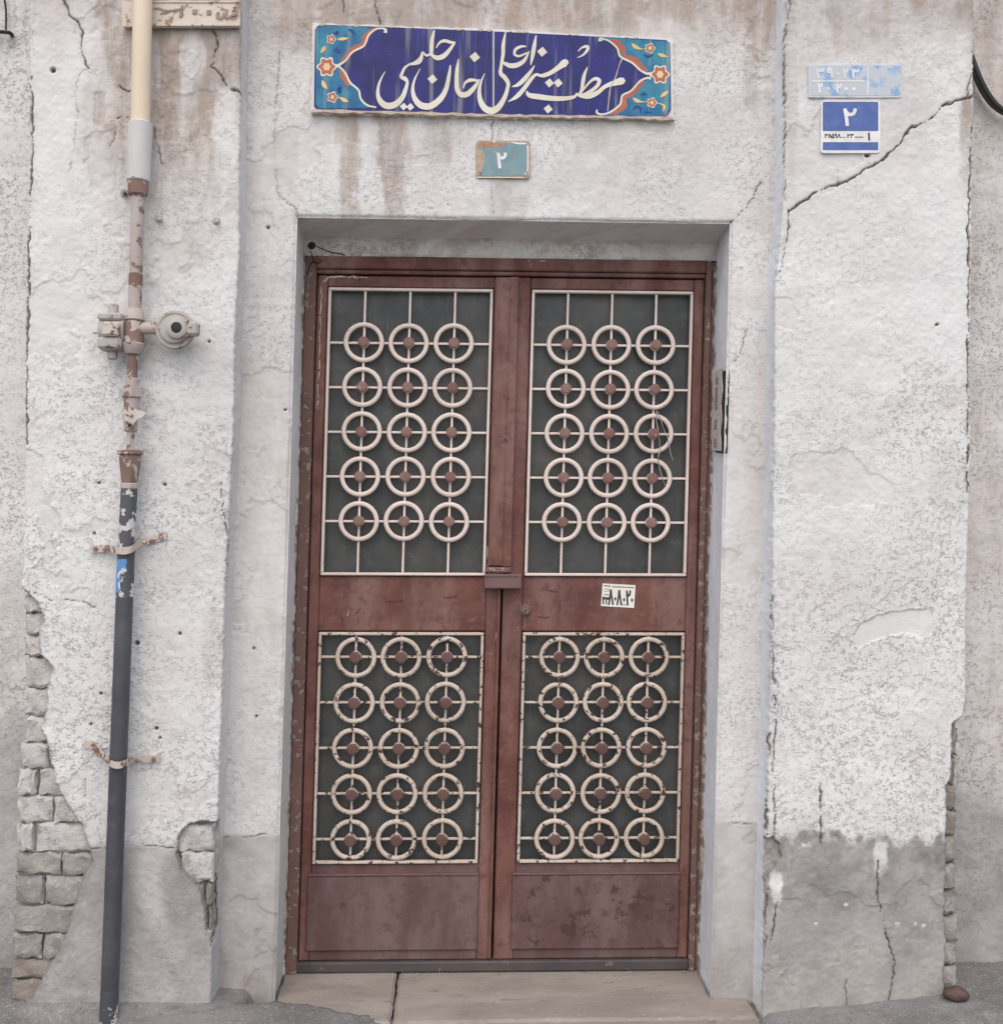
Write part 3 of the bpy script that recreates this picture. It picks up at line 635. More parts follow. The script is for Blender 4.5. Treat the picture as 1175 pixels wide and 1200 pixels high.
# ---- reveals of the opening (smooth trowelled plaster)
def reveal(name, P0, dA, nA, dB, nB, nrm, fn, amp=1.0):
    """P0 + a*dA + b*dB, a runs back into the opening"""
    a = np.linspace(0, 1, nA); b = np.linspace(0, 1, nB); A, B = np.meshgrid(a, b)
    P = np.array(P0)+A[..., None]*np.array(dA)+B[..., None]*np.array(dB)
    q = P[..., 0]+P[..., 1]; r = P[..., 2]+P[..., 1]*0.3
    h = amp*((fbm(q, r, 7, 3, 71)-0.5)*0.010+(fbm(q, r, 40, 3, 72)-0.5)*0.003)
    C = np.zeros(A.shape+(4,)); fn(A, B, P, C, fbm(q, r, 24, 4, 73))
    return grid_mesh(name, P+h[..., None]*np.array(nrm), C, PLASTER, facade)
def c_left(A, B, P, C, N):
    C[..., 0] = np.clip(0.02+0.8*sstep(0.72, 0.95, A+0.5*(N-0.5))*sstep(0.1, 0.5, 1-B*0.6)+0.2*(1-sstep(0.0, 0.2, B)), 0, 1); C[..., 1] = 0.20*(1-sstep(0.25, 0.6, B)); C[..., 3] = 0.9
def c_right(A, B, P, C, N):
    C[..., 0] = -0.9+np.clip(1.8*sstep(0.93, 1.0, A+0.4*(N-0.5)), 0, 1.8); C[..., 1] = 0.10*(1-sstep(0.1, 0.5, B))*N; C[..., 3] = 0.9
def c_top(A, B, P, C, N): C[..., 0] = np.clip(0.10+0.20*sstep(.45, .6, N), 0, 1); C[..., 3] = 0.7
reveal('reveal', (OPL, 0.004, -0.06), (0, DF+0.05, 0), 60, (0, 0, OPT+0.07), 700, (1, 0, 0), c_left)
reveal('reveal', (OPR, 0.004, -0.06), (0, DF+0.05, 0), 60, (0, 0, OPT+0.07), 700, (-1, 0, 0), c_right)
reveal('soffit', (OPL-0.01, 0.004, OPT), (0, DF-0.02, -0.022), 60, (OPR-OPL+0.02, 0, 0), 400, (0, 0, -1), c_top)
def c_fas(A, B, P, C, N): C[..., 0] = np.clip(0.20+0.35*sstep(.45, .6, N)+0.3*sstep(0.8, 1.0, A), 0, 1); C[..., 3] = 0.2
reveal('lintel_plaster', (OPL-0.01, DF-0.034, OPT-0.012), (0, 0.010, -0.064), 40, (OPR-OPL+0.02, 0, 0), 500, (0, -1, 0), c_fas, 0.6)
# crumbled render along the door frame
def fillet(u0, du, v0, v1, seed):
    vs = np.linspace(v0, v1, 620); t = np.linspace(0, 1, 8); T, V = np.meshgrid(t, vs)
    wd = du*(0.55+0.9*fbm(vs, vs*0, 30, 4, seed))[:, None]
    U = u0+wd*T; Y = DF-0.030+0.055*T**1.5+(fbm(U*1.0+T*.05, V, 70, 4, seed+1)-0.5)*0.020
    C = np.zeros(U.shape+(4,)); n = fbm(U, V, 50, 4, seed+2); C[..., 0] = np.clip(0.75+0.5*(n-0.5), 0, 1); C[..., 1] = 0.3*sstep(.4, .6, n); C[..., 2] = 0.55*sstep(0.45, 0.6, n)
    P = np.stack([U, Y, V], -1)
    grid_mesh('crumbled_edge', P if du > 0 else P[:, ::-1], C[:, :] if du > 0 else C[:, ::-1], PLASTER, facade)
fillet(OPL-0.004, 0.022, 0.02, 2.29, 81); fillet(OPR+0.004, -0.020, 0.02, 2.29, 84)

# ---- side walls beyond the piers, set further back
def side_wall(u0, u1, fn):
    us = np.linspace(u0, u1, 260); vs = np.arange(-0.06, 3.35, 0.0065); U, V = np.meshgrid(us, vs)
    PX, PY = proj(U, WF, V); N1 = fbm(U, V, 9, 4, 91); N2 = fbm(U, V, 30, 4, 92)
    H = relief(U, V, 1.3); C = np.zeros(U.shape+(4,)); fn(PX, PY, N1, N2, C, H)
    grid_mesh('wall', np.stack([U, WF-H, V], -1), C, PLASTER, facade, (0, 0.25, 0))
def c_fl(PX, PY, N1, N2, C, H):
    C[..., 0] = np.clip(0.35*(1-sstep(20, 90, PY+40*(N1-.5)))+0.45*sstep(640, 700, PY+60*(N1-.5))*(1-sstep(810, 850, PY))+0.10*N1, 0, 1)
    C[..., 1] = np.clip(0.75*sstep(815, 850, PY+30*(N1-.5))+0.2*sstep(1000, 1130, PY), 0, 1); C[..., 3] = 0.4*sstep(820, 850, PY)
def c_fr(PX, PY, N1, N2, C, H):
    C[..., 0] = np.clip(0.36+0.35*(N1-0.3)+0.3*(1-sstep(0, 200, PY)), 0, 1)*(1-0.5*sstep(900, 960, PY)); C[..., 1] = np.clip(0.90*sstep(905, 960, PY+40*(N1-.5)), 0, 1); C[..., 3] = 0.6*sstep(910, 950, PY)
side_wall(-2.9, -1.22, c_fl); side_wall(1.36, 3.0, c_fr)
# unseen backing box added to stop light leaking through the thin front
b = MB(); b.box(np.array([-2.9, 0.40, -0.3]), np.array([3.0, 0.62, 3.4]), 0.01); b.build('light_stop_backing', BRICK_B, facade)

# ================================================================== stone threshold
step = thing('threshold', (0.1, 0.0, 0.0), 'worn pale stone doorstep of two slabs below the brown door', 'doorstep')
def slab(poly, top, seed):
    n = len(poly); P = []
    # subdivide the outline and roughen it
    out = []
    for i in range(n):
        a, c = np.array(poly[i]), np.array(poly[(i+1) % n]); L = np.hypot(*(c-a)); k = max(2, int(L/0.02))
        for t in range(k): out.append(a+(c-a)*t/k)
    rs = np.random.RandomState(seed); out = [o+rs.uniform(-.0022, .0022, 2) for o in out]; m_ = len(out)
    ctr = np.mean(out, 0); ins = [o+(ctr-o)/np.hypot(*(ctr-o))*(0.007+0.004*rs.rand()) for o in out]
    V_ = [(o[0], o[1], top(o)-0.09) for o in out]+[(o[0], o[1], top(o)-0.007-0.003*rs.rand()) for o in out]+[(o[0], o[1], top(o)) for o in ins]
    F_ = [(i, (i+1) % m_, m_+(i+1) % m_, m_+i) for i in range(m_)]+[(m_+i, m_+(i+1) % m_, 2*m_+(i+1) % m_, 2*m_+i) for i in range(m_)]+[tuple(2*m_+i for i in range(m_))]
    MB().add(V_, F_).build('slab', SLAB, step)
slab([(-0.187, -0.118), (0.868, -0.112), (0.866, -0.002), (0.757, -0.002), (0.757, 0.20), (-0.187, 0.20)], lambda o: 0.020+0.03*(o[1]+0.1), 3)
slab([(-0.70, -0.125), (-0.193, -0.122), (-0.193, 0.20), (-0.544, 0.20), (-0.544, -0.002), (-0.70, -0.002)], lambda o: 0.022+0.03*(o[1]+0.1), 4)

# ================================================================== the double door
door = thing('double_door', (0.11, DF, 0.03), 'brown steel double door with cream ring grilles over dark glass', 'door')
fr = MB(); fr.box(np.array([-0.541, DF-0.022, 0.03]), np.array([-0.506, DF+0.05, 2.283]), 0.004); frame = fr.build('door_frame', FRAME, door)
MB().box(np.array([0.724, DF-0.022, 0.03]), np.array([0.742, DF+0.05, 2.283]), 0.003).build('frame_post', FRAME, frame)
MB().box(np.array([0.7425, DF-0.010, 0.03]), np.array([0.758, DF+0.05, 2.283]), 0.003).build('frame_post', FRAME, frame)
MB().box(np.array([-0.5055, DF-0.022, 2.238]), np.array([0.7235, DF+0.05, 2.283]), 0.004).build('frame_head', DOOR, frame)
MB().box(np.array([-0.5055, DF-0.012, 2.224]), np.array([0.7235, DF+0.05, 2.2375]), 0.003).build('frame_lip', DOOR, frame)
LF = DF-0.004                                # face of the leaves
def leaf(u0, u1, g0, g1, lowmat):
    """one leaf: outer u0..u1, grille opening g0..g1"""
    st = MB(); st.box(np.array([u0, LF, 0.066]), np.array([g0-0.004, LF+0.045, 2.220]), 0.003)
    L = st.build('door_leaf', DOOR, door)
    MB().box(np.array([g1+0.004, LF, 0.066]), np.array([u1, LF+0.045, 2.220]), 0.003).build('stile', DOOR, L)
    a, b = g0-0.0035, g1+0.0035
    MB().box(np.array([a, LF+0.001, 2.184]), np.array([b, LF+0.044, 2.2195]), 0.003).build('rail', DOOR, L)
    MB().box(np.array([a, LF+0.001, 1.100]), np.array([b, LF+0.044, 1.271]), 0.003).build('rail', DOOR, L)
    MB().box(np.array([a, LF+0.001, 0.066]), np.array([b, LF+0.044, 0.367]), 0.003).build('rail', DOOR_LOW, L)
    k = MB(); k.box(np.array([g0-0.014, LF-0.010, 0.098]), np.array([g1+0.006, LF+0.01, 0.334]), 0.008); k.build('kick_panel', lowmat, L)
    MB().box(np.array([g0-0.012, LF-0.013, 0.3345]), np.array([g1+0.004, LF+0.003, 0.3395]), 0.0015).build('panel_trim', LATCH, L)
    return L
leafL = leaf(-0.503, 0.100, -0.467, 0.050, DOOR_LOW)
leafR = leaf(0.1065, 0.7215, 0.173, 0.686, DOOR_BARE)
leafR['label'] = 'right leaf with lock, sticker and rust-patched bottom panel'
MB().box(np.array([0.056, LF-0.022, 1.305]), np.array([0.128, LF-0.001, 2.216]), 0.004).build('cover_strip', DOOR, leafL)
MB().box(np.array([0.103, LF-0.026, 1.305]), np.array([0.1285, LF-0.0225, 2.216]), 0.0015).build('cover_strip_edge', DOOR, leafL)
cr = MB(); cr.box(np.array([0.054, LF-0.030, 1.283]), np.array([0.128, LF-0.001, 1.304]), 0.006, M=lambda p: (p[0]+random.uniform(-.003, .003), p[1]+random.uniform(-.003, .003), p[2]+random.uniform(-.003, .003))); cr.build('broken_strip_end', FRAME, leafL)
MB().box(np.array([0.090, LF-0.008, 0.07]), np.array([0.0995, LF-0.0005, 1.24]), 0.002).build('stile_edge', DOOR, leafL)
MB().box(np.array([-0.515, LF-0.014, 0.032]), np.array([0.724, LF+0.03, 0.0645]), 0.004).build('bottom_bar', STEEL_DARK, door)
lt = MB(); lt.box(np.array([0.046, LF-0.048, 1.236]), np.array([0.163, LF+0.001, 1.282]), 0.004); latch = lt.build('latch_box', LATCH, door)
MB().box(np.array([0.048, LF-0.051, 1.2745]), np.array([0.150, LF-0.0485, 1.2815]), 0.001).build('latch_lip', LATCH, latch)
# lock cylinder in the right leaf
lp = at(615.5, 715, LF)
MB().lathe(lp+np.array([0, 0.002, 0]), (0, -1, 0), [(0, 0.019), (0.004, 0.019), (0.006, 0.016)], 20).build('lock_rose', LATCH, leafR, True)
MB().lathe(lp+np.array([0, -0.003, 0]), (0, -1, 0), [(0, 0.0125), (0.010, 0.0125), (0.012, 0.0105)], 20).build('lock_cylinder', BRASS, leafR, True)
MB().box(lp+np.array([-0.0015, -0.0165, -0.007]), lp+np.array([0.0015, -0.0145, 0.003]), 0.0003).build('keyhole', HOLE, leafR)
# panes
for g0, g1, v0, v1 in [(-0.467, 0.050, 1.275, 2.180), (0.173, 0.686, 1.275, 2.180), (-0.467, 0.050, 0.371, 1.096), (0.173, 0.686, 0.371, 1.096)]:
    MB().box(np.array([g0-0.003, LF+0.021, v0-0.003]), np.array([g1+0.003, LF+0.027, v1+0.003]), 0.001).build('glass_pane', GLASS, door)
# grilles: shared ring, hub and bar meshes
def ring_mesh(name, ro, ri, y0, y1, n=40):
    V_, F_ = [], []
    rm = (ro+ri)/2; b_ = (ro-ri)*0.28
    prof = [(ri+b_*0.3, y1), (ri, y0+b_), (ri+b_, y0), (ro-b_, y0), (ro, y0+b_), (ro-b_*0.3, y1)]
    for k in range(n):
        t = 2*math.pi*k/n
        for r, y in prof: V_.append((r*math.cos(t), y, r*math.sin(t)))
    m_ = len(prof)
    for k in range(n):
        for j in range(m_): F_.append((k*m_+j, k*m_+(j+1) % m_, ((k+1) % n)*m_+(j+1) % m_, ((k+1) % n)*m_+j))
    return mesh_from(name, V_, F_, True)
def grille(g0, g1, v0, v1, cols, rows, mat, name_mesh, ro, hubmat, hub_r, wear=1.0):
    y = LF-0.004
    fm = MB(); fw = 0.0088
    # frame bars, each its own piece; the lower bar carries the grille
    fm.box(np.array([g0, y-0.006, v0]), np.array([g1, y+0.010, v0+fw]), 0.002)
    G = fm.build('grille', mat, door)
    for a, b in [((g0, v1-fw), (g1, v1)), ((g0, v0+fw+0.0003), (g0+fw, v1-fw-0.0003)), ((g1-fw, v0+fw+0.0003), (g1, v1-fw-0.0003))]:
        MB().box(np.array([a[0], y-0.006, a[1]]), np.array([b[0], y+0.010, b[1]]), 0.002).build('frame_bar', mat, G)
    bw = 0.0036
    for c in cols: MB().box(np.array([c-bw, y+0.0000, v0+fw]), np.array([c+bw, y+0.008, v1-fw]), 0.0012).build('bar', mat, G)
    for r in rows: MB().box(np.array([g0+fw, y+0.0012, r-bw]), np.array([g1-fw, y+0.0092, r+bw]), 0.0012).build('bar', mat, G)
    rm = bpy.data.meshes.get(name_mesh) or ring_mesh(name_mesh, ro, ro-0.0145, -0.0085, 0.0060)
    hn = name_mesh+'_hub'
    if hn not in bpy.data.meshes:
        hb = MB().lathe((0, 0.004, 0), (0, -1, 0), [(0, hub_r*1.02), (0.024, hub_r*1.02), (0.0265, hub_r*0.97), (0.0285, hub_r*0.80), (0.029, hub_r*0.4)], 8)
        hme = mesh_from(hn, hb.v, hb.f); hme.materials.append(mat); hme.materials.append(hubmat)
        for p_ in hme.polygons: p_.material_index = 1 if p_.center[1] < -0.0205 else 0
    hm = bpy.data.meshes[hn]
    for r in rows:
        for c in cols:
            o = link('ring', rm, mat, G, (c+random.uniform(-.0016, .0016), y, r+random.uniform(-.0016, .0016))); o.rotation_euler = (random.uniform(-.02, .02), random.uniform(0, 6.28), random.uniform(-.02, .02))
            o = link('hub', hm, hubmat, G, (c, y, r)); o.rotation_euler = (0, math.pi/8+random.uniform(-.12, .12), 0)
    return G
rU = [2.180-0.173-0.1405*k for k in range(5)]; rL = [1.096-0.0775-0.1430*k for k in range(5)]
grille(-0.467, 0.050, 1.275, 2.180, [-0.467+0.115+0.1415*k for k in range(3)], rU, CREAM, 'upper_ring', 0.0635, HUB, 0.0175)
grille(0.173, 0.686, 1.275, 2.180, [0.173+0.115+0.1405*k for k in range(3)], rU, CREAM, 'upper_ring', 0.0635, HUB, 0.0175)
grille(-0.467, 0.050, 0.371, 1.096, [-0.467+0.117+0.1430*k for k in range(3)], rL, CREAM_WORN, 'lower_ring', 0.0645, HUB_LOW, 0.0190)
grille(0.173, 0.686, 0.371, 1.096, [0.173+0.117+0.1410*k for k in range(3)], rL, CREAM_WORN, 'lower_ring', 0.0645, HUB_LOW, 0.0190)

# ================================================================== tiled name sign over the door
SY = NF-0.016
ZL = lambda x, y: (360+x/5.341, 20+y/5.341)
ZR = lambda x, y: (570+x/5.341, 20+y/5.341)
K = 3.2/F                                       # metres per photograph pixel on the bay wall
def stroke(fn, pts): return [tuple(at(*fn(x, y), SY)[[0, 2]])+(w_/5.341*K,) for x, y, w_ in pts]
def poly(fn, pts): return [tuple(at(*fn(x, y), SY)[[0, 2]]) for x, y in pts]
sign = thing('tile_sign', at(577, 90, NF), 'long blue and turquoise glazed tile sign with ivory Persian calligraphy', 'sign')
_b = [(366, 26), (577, 33), (789, 44.5), (790, 139), (577, 137), (364, 131)]; bd = []
for i in range(6):
    (xa, ya_), (xb, yb_) = _b[i], _b[(i+1) % 6]
    for k in range(40): bd.append((xa+(xb-xa)*k/40+random.uniform(-1.0, 1.0), ya_+(yb_-ya_)*k/40+random.uniform(-0.9, 0.9)))
MB().prism(uv(bd, SY), NF-0.012, NF+0.02).build('mortar_bed', PLASTER, sign)
_t = np.linspace(0, 1, 60); MB().prism(uv([(365+423*t, np.interp(t, [0, .5, 1], [128, 133.8, 137.2])+random.uniform(-.5, .9)) for t in _t]+[(365+423*t, np.interp(t, [0, .5, 1], [131.5, 137, 141])+random.uniform(-1.2, 1.0)) for t in _t[::-1]], SY), NF-0.021, NF+0.02).build('mortar_ledge', GROUT, sign)
_c = [(random.uniform(0, 1), 0) for _ in range(26)]
for t, _ in _c:
    x = 374+405*t; yt = np.interp(x, [370, 577, 786], [29, 36.3, 47]); r_ = random.uniform(1.0, 3.4)
    MB().prism(uv([(x+r_*random.uniform(.8, 1.6)*math.cos(k), yt-0.6+r_*0.5*random.uniform(.6, 1.2)*math.sin(k)) for k in np.linspace(0, 6.28, 9)[:-1]], SY), SY-0.0016-0.0001*random.random(), SY+0.002).build('glaze_chip', GROUT, sign)
MB().prism(uv([(369, 34), (372, 30), (380, 28.5), (577, 36.2), (577, 133.5), (372, 128), (368, 124)], SY), SY, NF+0.01).build('tile', BLUE, sign)
MB().prism(uv([(579.2, 36.4), (780, 46.5), (785, 50), (786, 127), (782, 135), (770, 137.2), (579.2, 133.8)], SY), SY, NF+0.01).build('tile', BLUE, sign)
bordL = [(430, 75), (385, 110), (365, 160), (345, 185), (280, 220), (240, 270), (195, 303), (235, 345), (270, 410), (320, 455), (335, 510), (375, 550), (430, 566)]
cL = MB().prism(poly(ZL, [(56, 90), (75, 58), (120, 50), (470, 66)]+bordL+[(75, 570), (54, 545)]), SY-0.0006, SY+0.002).build('corner_panel', TURQ, sign)
bordR = [(765, 148), (815, 190), (830, 235), (850, 255), (910, 285), (960, 330), (1020, 366), (960, 400), (905, 460), (850, 490), (835, 545), (780, 590)]
cR = MB().prism(poly(ZR, [(715, 124)]+bordR+[(725, 616), (1060, 622), (1120, 608), (1148, 570), (1146, 170), (1120, 150)]), SY-0.0006, SY+0.002).build('corner_panel', TURQ, sign)
off = [SY-0.0010]
def brush(name, mat, fn, pts, parent):
    off[0] -= 0.00001
    return MB().ribbon(stroke(fn, pts), off[0], SY+0.001).build(name, mat, parent)
def dot(name, mat, fn, x, y, s, parent, rot=0.5):
    off[0] -= 0.00001; h = s/2*1.12
    return MB().prism(poly(fn, [(x+h*math.cos(rot*0.12+k*math.pi/2), y+h*math.sin(rot*0.12+k*math.pi/2)) for k in range(4)]), off[0], SY+0.001).build(name, mat, parent)
# brown scalloped edging inside the corner panels
for fn, par, pts in [(ZL, cL, [(440, 62, 8), (395, 92, 22), (360, 130, 26), (345, 165, 12), (300, 190, 24), (262, 228, 24), (215, 280, 14)]), (ZL, cL, [(205, 330, 12), (225, 370, 24), (255, 415, 20), (270, 425, 8)]),
                     (ZR, cR, [(770, 136, 8), (825, 165, 26), (850, 205, 30), (862, 240, 14), (925, 268, 30), (965, 305, 24), (1005, 340, 12)]), (ZR, cR, [(985, 400, 12), (950, 430, 28), (905, 478, 26), (862, 508, 18), (858, 552, 30), (815, 590, 20), (770, 606, 8)])]:
    brush('edging', TERRA, fn, [(x, y, w_*1.35) for x, y, w_ in pts], par)
for fn, pts in [(ZL, [(488, 98, 22), (490, 78, 16), (470, 70, 9), (430, 75, 10), (385, 110, 12), (365, 160, 12), (345, 185, 12), (280, 220, 12), (240, 270, 12), (192, 303, 16)]), (ZL, [(175, 302, 20), (200, 310, 12), (235, 345, 12), (270, 410, 12), (320, 455, 12), (335, 510, 12), (375, 550, 12), (432, 564, 9)]),
                (ZR, [(712, 150, 26), (712, 132, 16), (735, 138, 9), (765, 148, 10), (815, 190, 12), (830, 235, 12), (850, 255, 12), (910, 285, 12), (960, 330, 12), (1000, 352, 14), (1022, 352, 14), (1030, 372, 16)]), (ZR, [(1028, 385, 14), (1005, 380, 12), (960, 400, 12), (905, 460, 12), (850, 490, 12), (835, 545, 12), (780, 590, 12), (725, 608, 11), (690, 598, 13), (692, 578, 9)])]:
    brush('cartouche_border', IVORY, fn, pts, sign)
def flower(fn, x, y, r, par, n=6, rot=0.0):
    pt = [(x+r*(1.0+0.16*math.cos(n*t))*math.cos(t+rot), y+r*(1.05+0.16*math.cos(n*t))*math.sin(t+rot)) for t in np.linspace(0, 2*math.pi, 48, endpoint=False)]
    for mt, k in ((IVORY, 1.12), (TERRA, 0.93), (IVORY, 0.42), (YELLOW, 0.34)):
        off[0] -= 0.00002; MB().prism(poly(fn, [(x+(a-x)*k, y+(b-y)*k) for a, b in pt]), off[0], SY+0.001).build('flower', mt, par)
flower(ZL, 122, 310, 50, cL); flower(ZL, 150, 138, 24, cL, 5); flower(ZL, 158, 500, 28, cL, 5); flower(ZR, 1085, 358, 48, cR); flower(ZR, 1022, 194, 26, cR, 5); flower(ZR, 1034, 535, 26, cR, 5)
for fn, par, pts in [(ZL, cL, [(190, 138, 6), (220, 136, 20), (258, 132, 4)]), (ZL, cL, [(200, 500, 5), (230, 518, 24), (258, 530, 4)]), (ZL, cL, [(85, 225, 6), (102, 200, 24), (112, 182, 5)]), (ZL, cL, [(95, 395, 6), (105, 425, 26), (125, 450, 5)]),
                     (ZR, cR, [(908, 165, 5), (930, 185, 24), (968, 200, 6), (1000, 196, 4)]), (ZR, cR, [(1070, 228, 5), (1095, 238, 22), (1135, 250, 4)]), (ZR, cR, [(1085, 500, 5), (1112, 482, 24), (1138, 462, 5)]), (ZR, cR, [(915, 505, 5), (938, 522, 24), (975, 530, 6), (1010, 530, 4)]), (ZR, cR, [(1060, 535, 4), (1095, 545, 8), (1112, 560, 18), (1105, 590, 4)])]:
    brush('leaf', YELLOW, fn, pts, par)
for fn, par, pts in [(ZL, cL, [(165, 210, 6), (185, 205, 26), (210, 225, 6)]), (ZL, cL, [(188, 455, 10), (205, 440, 16), (205, 470, 12), (188, 455, 6)]), (ZL, cL, [(165, 105, 10), (190, 90, 12), (185, 115, 8)]), (ZR, cR, [(985, 235, 6), (1010, 245, 14), (1040, 235, 6)]), (ZR, cR, [(915, 580, 6), (935, 560, 12), (965, 570, 12), (960, 595, 6)]), (ZR, cR, [(965, 490, 5), (985, 475, 12), (1000, 490, 5)]), (ZR, cR, [(985, 600, 5), (1005, 592, 10), (1030, 600, 5)]), (ZL, cL, [(255, 75, 5), (280, 85, 16), (300, 110, 5)])]:
    brush('scroll', NAVY, fn, pts, par)
# the calligraphy, word by word
word = {}
def W(key, fn, pts):
    off[0] -= 0.00001
    word.setdefault(key, MB()).ribbon(stroke(fn, pts), off[0], SY+0.001)
def WD(key, fn, x, y, s):
    off[0] -= 0.00001; h = s/2*1.1
    word.setdefault(key, MB()).prism(poly(fn, [(x+h*math.cos(0.1+k*math.pi/2), y+h*math.sin(0.1+k*math.pi/2)) for k in range(4)]), off[0], SY+0.001)
W(5, ZL, [(795, 82, 8), (783, 130, 22), (778, 180, 24), (776, 228, 20), (772, 242, 10)])
W(5, ZL, [(806, 192, 6), (828, 160, 14), (860, 148, 20), (900, 158, 18), (928, 156, 5)])
W(5, ZL, [(922, 160, 14), (890, 205, 22), (855, 242, 30), (815, 255, 30), (785, 242, 20), (768, 228, 10)])
W(5, ZL, [(775, 228, 12), (745, 240, 14), (722, 220, 12), (714, 250, 22), (698, 276, 32), (668, 290, 22), (640, 296, 12), (610, 318, 16), (594, 350, 18), (588, 374, 20), (612, 386, 26), (626, 408, 18), (616, 450, 24), (596, 500, 30), (555, 543, 38), (505, 556, 40), (465, 535, 36), (443, 490, 24), (446, 430, 16), (465, 380, 10), (488, 340, 4)])
WD(5, ZL, 603, 560, 44); WD(5, ZL, 645, 562, 44)
W(4, ZL, [(896, 300, 8), (886, 370, 22), (868, 450, 28), (832, 512, 36), (772, 556, 40), (712, 552, 40), (672, 508, 30), (660, 450, 20), (672, 390, 12), (706, 322, 4)]); WD(4, ZL, 783, 388, 56)
W(4, ZL, [(946, 262, 6), (938, 330, 22), (935, 400, 26), (938, 448, 28), (960, 484, 32), (1000, 482, 34), (1038, 448, 28), (1064, 412, 18), (1076, 388, 8)])
W(4, ZL, [(976, 446, 6), (988, 412, 14), (1022, 394, 22), (1078, 398, 8)]); WD(4, ZL, 1048, 250, 60)
W(3, ZR, [(-12, 352, 4), (-36, 410, 14), (-46, 470, 24), (-36, 530, 32), (-6, 574, 40), (38, 586, 42), (78, 560, 36), (112, 505, 28), (130, 450, 22), (134, 412, 24), (112, 376, 28), (88, 350, 24), (92, 300, 18), (103, 230, 22), (105, 170, 22), (119, 92, 7)])
W(3, ZR, [(248, 184, 7), (215, 184, 16), (180, 204, 18), (176, 234, 14), (205, 244, 14), (255, 222, 10)])
W(3, ZR, [(268, 212, 6), (238, 268, 22), (196, 298, 30), (150, 304, 30), (114, 290, 20), (94, 276, 10)])
W(2, ZR, [(310, 114, 7), (298, 180, 24), (288, 240, 24), (276, 300, 6)]); W(2, ZR, [(300, 302, 5), (275, 342, 20), (235, 390, 28), (195, 424, 22), (158, 436, 5)]); WD(2, ZR, 348, 217, 58)
W(2, ZR, [(512, 282, 16), (490, 286, 46), (452, 314, 32), (402, 348, 26), (360, 364, 26), (335, 366, 18), (308, 360, 18), (275, 392, 24), (236, 445, 26), (190, 496, 26), (135, 530, 5)]); WD(2, ZR, 393, 412, 52); WD(2, ZR, 448, 412, 52)
W(1, ZR, [(862, 388, 22), (842, 400, 46), (800, 412, 34), (742, 434, 24), (692, 474, 28), (640, 494, 34), (588, 490, 26), (556, 478, 8)])
W(1, ZR, [(600, 462, 8), (640, 412, 14), (676, 386, 20), (704, 396, 24), (692, 430, 22), (645, 468, 22), (598, 488, 14)])
W(1, ZR, [(631, 312, 5), (612, 360, 20), (602, 410, 24), (594, 460, 20), (572, 488, 10)])
W(1, ZR, [(566, 478, 8), (545, 500, 20), (480, 510, 28), (400, 508, 32), (320, 498, 34), (266, 488, 28), (250, 462, 8)]); WD(1, ZR, 385, 575, 52)
W(1, ZR, [(572, 214, 6), (598, 190, 12), (630, 184, 20), (630, 206, 18), (604, 236, 12), (568, 254, 4)])
for k in sorted(word): word[k].build('word', IVORY, sign)
brush('glaze_crack', GROUT, ZR, [(848, 258, 10), (826, 312, 5), (806, 378, 8), (776, 440, 6), (766, 505, 8), (757, 590, 5)], sign)

# ================================================================== number plates and sticker
DIG = {'2': [[(.22, 1), (.30, .55), (.36, 0)], [(.26, .85), (.45, .66), (.70, .72), (.80, 1)]], '3': [[(.12, 1), (.20, .5), (.26, 0)], [(.16, .85), (.30, .70), (.44, .76), (.50, .98)], [(.50, .84), (.64, .70), (.80, .78), (.88, 1)]],
       '9': [[(.70, .72), (.50, 1), (.26, .84), (.32, .60), (.60, .60), (.70, .72)], [(.69, .85), (.70, .4), (.78, 0)]], '8': [[(.08, 0), (.34, .55), (.50, 1)], [(.52, 1), (.66, .55), (.92, 0)]], '0': [[(.5, .55), (.5, .25)]], '1': [[(.45, 1), (.55, 0)]],
       '5': [[(.5, 1), (.2, .5), (.15, .15), (.4, .05), (.5, .3), (.6, .05), (.85, .15), (.8, .5), (.5, 1)]], '-': [[(.1, .4), (.9, .4)]]}
def digit(ch, org, z, x0, y0, x1, y1, wd, Y, mat, parent, name='numeral'):
    """box x0..x1, y0..y1 (top, bottom) in a zoomed view with origin org and scale z"""
    b = MB()
    for st_ in DIG[ch]:
        pts = []
        for i, (a, c) in enumerate(st_):
            p = at(org[0]+(x0+a*(x1-x0))/z, org[1]+(y1-c*(y1-y0))/z, Y); pts.append((p[0], p[2], wd/z*K))
        if ch == '0': pts = [(pts[0][0], pts[0][1], wd*1.0/z*K*0.5), ((pts[0][0]+pts[1][0])/2, (pts[0][1]+pts[1][1])/2, wd*1.7/z*K), (pts[1][0], pts[1][1], wd/z*K*0.5)]
        off[0] -= 0.00001; b.ribbon(pts, Y-0.0006+(off[0]-SY)*0.05, Y+0.0008)
    return b.build(name, mat, parent)
def rrect(org, z, x0, y0, x1, y1, r, Y, n=5, skew=0):
    o = []
    for cx, cy, a0 in ((x1-r, y1-r, 0), (x0+r, y1-r, 90), (x0+r, y0+r, 180), (x1-r, y0+r, 270)):
        for k in range(n):
            t = math.radians(a0+90*k/(n-1)); x, y = cx+r*math.cos(t), cy+r*math.sin(t)
            o.append(tuple(at(org[0]+x/z, org[1]+(y+skew*x)/z, Y)[[0, 2]]))
    return o
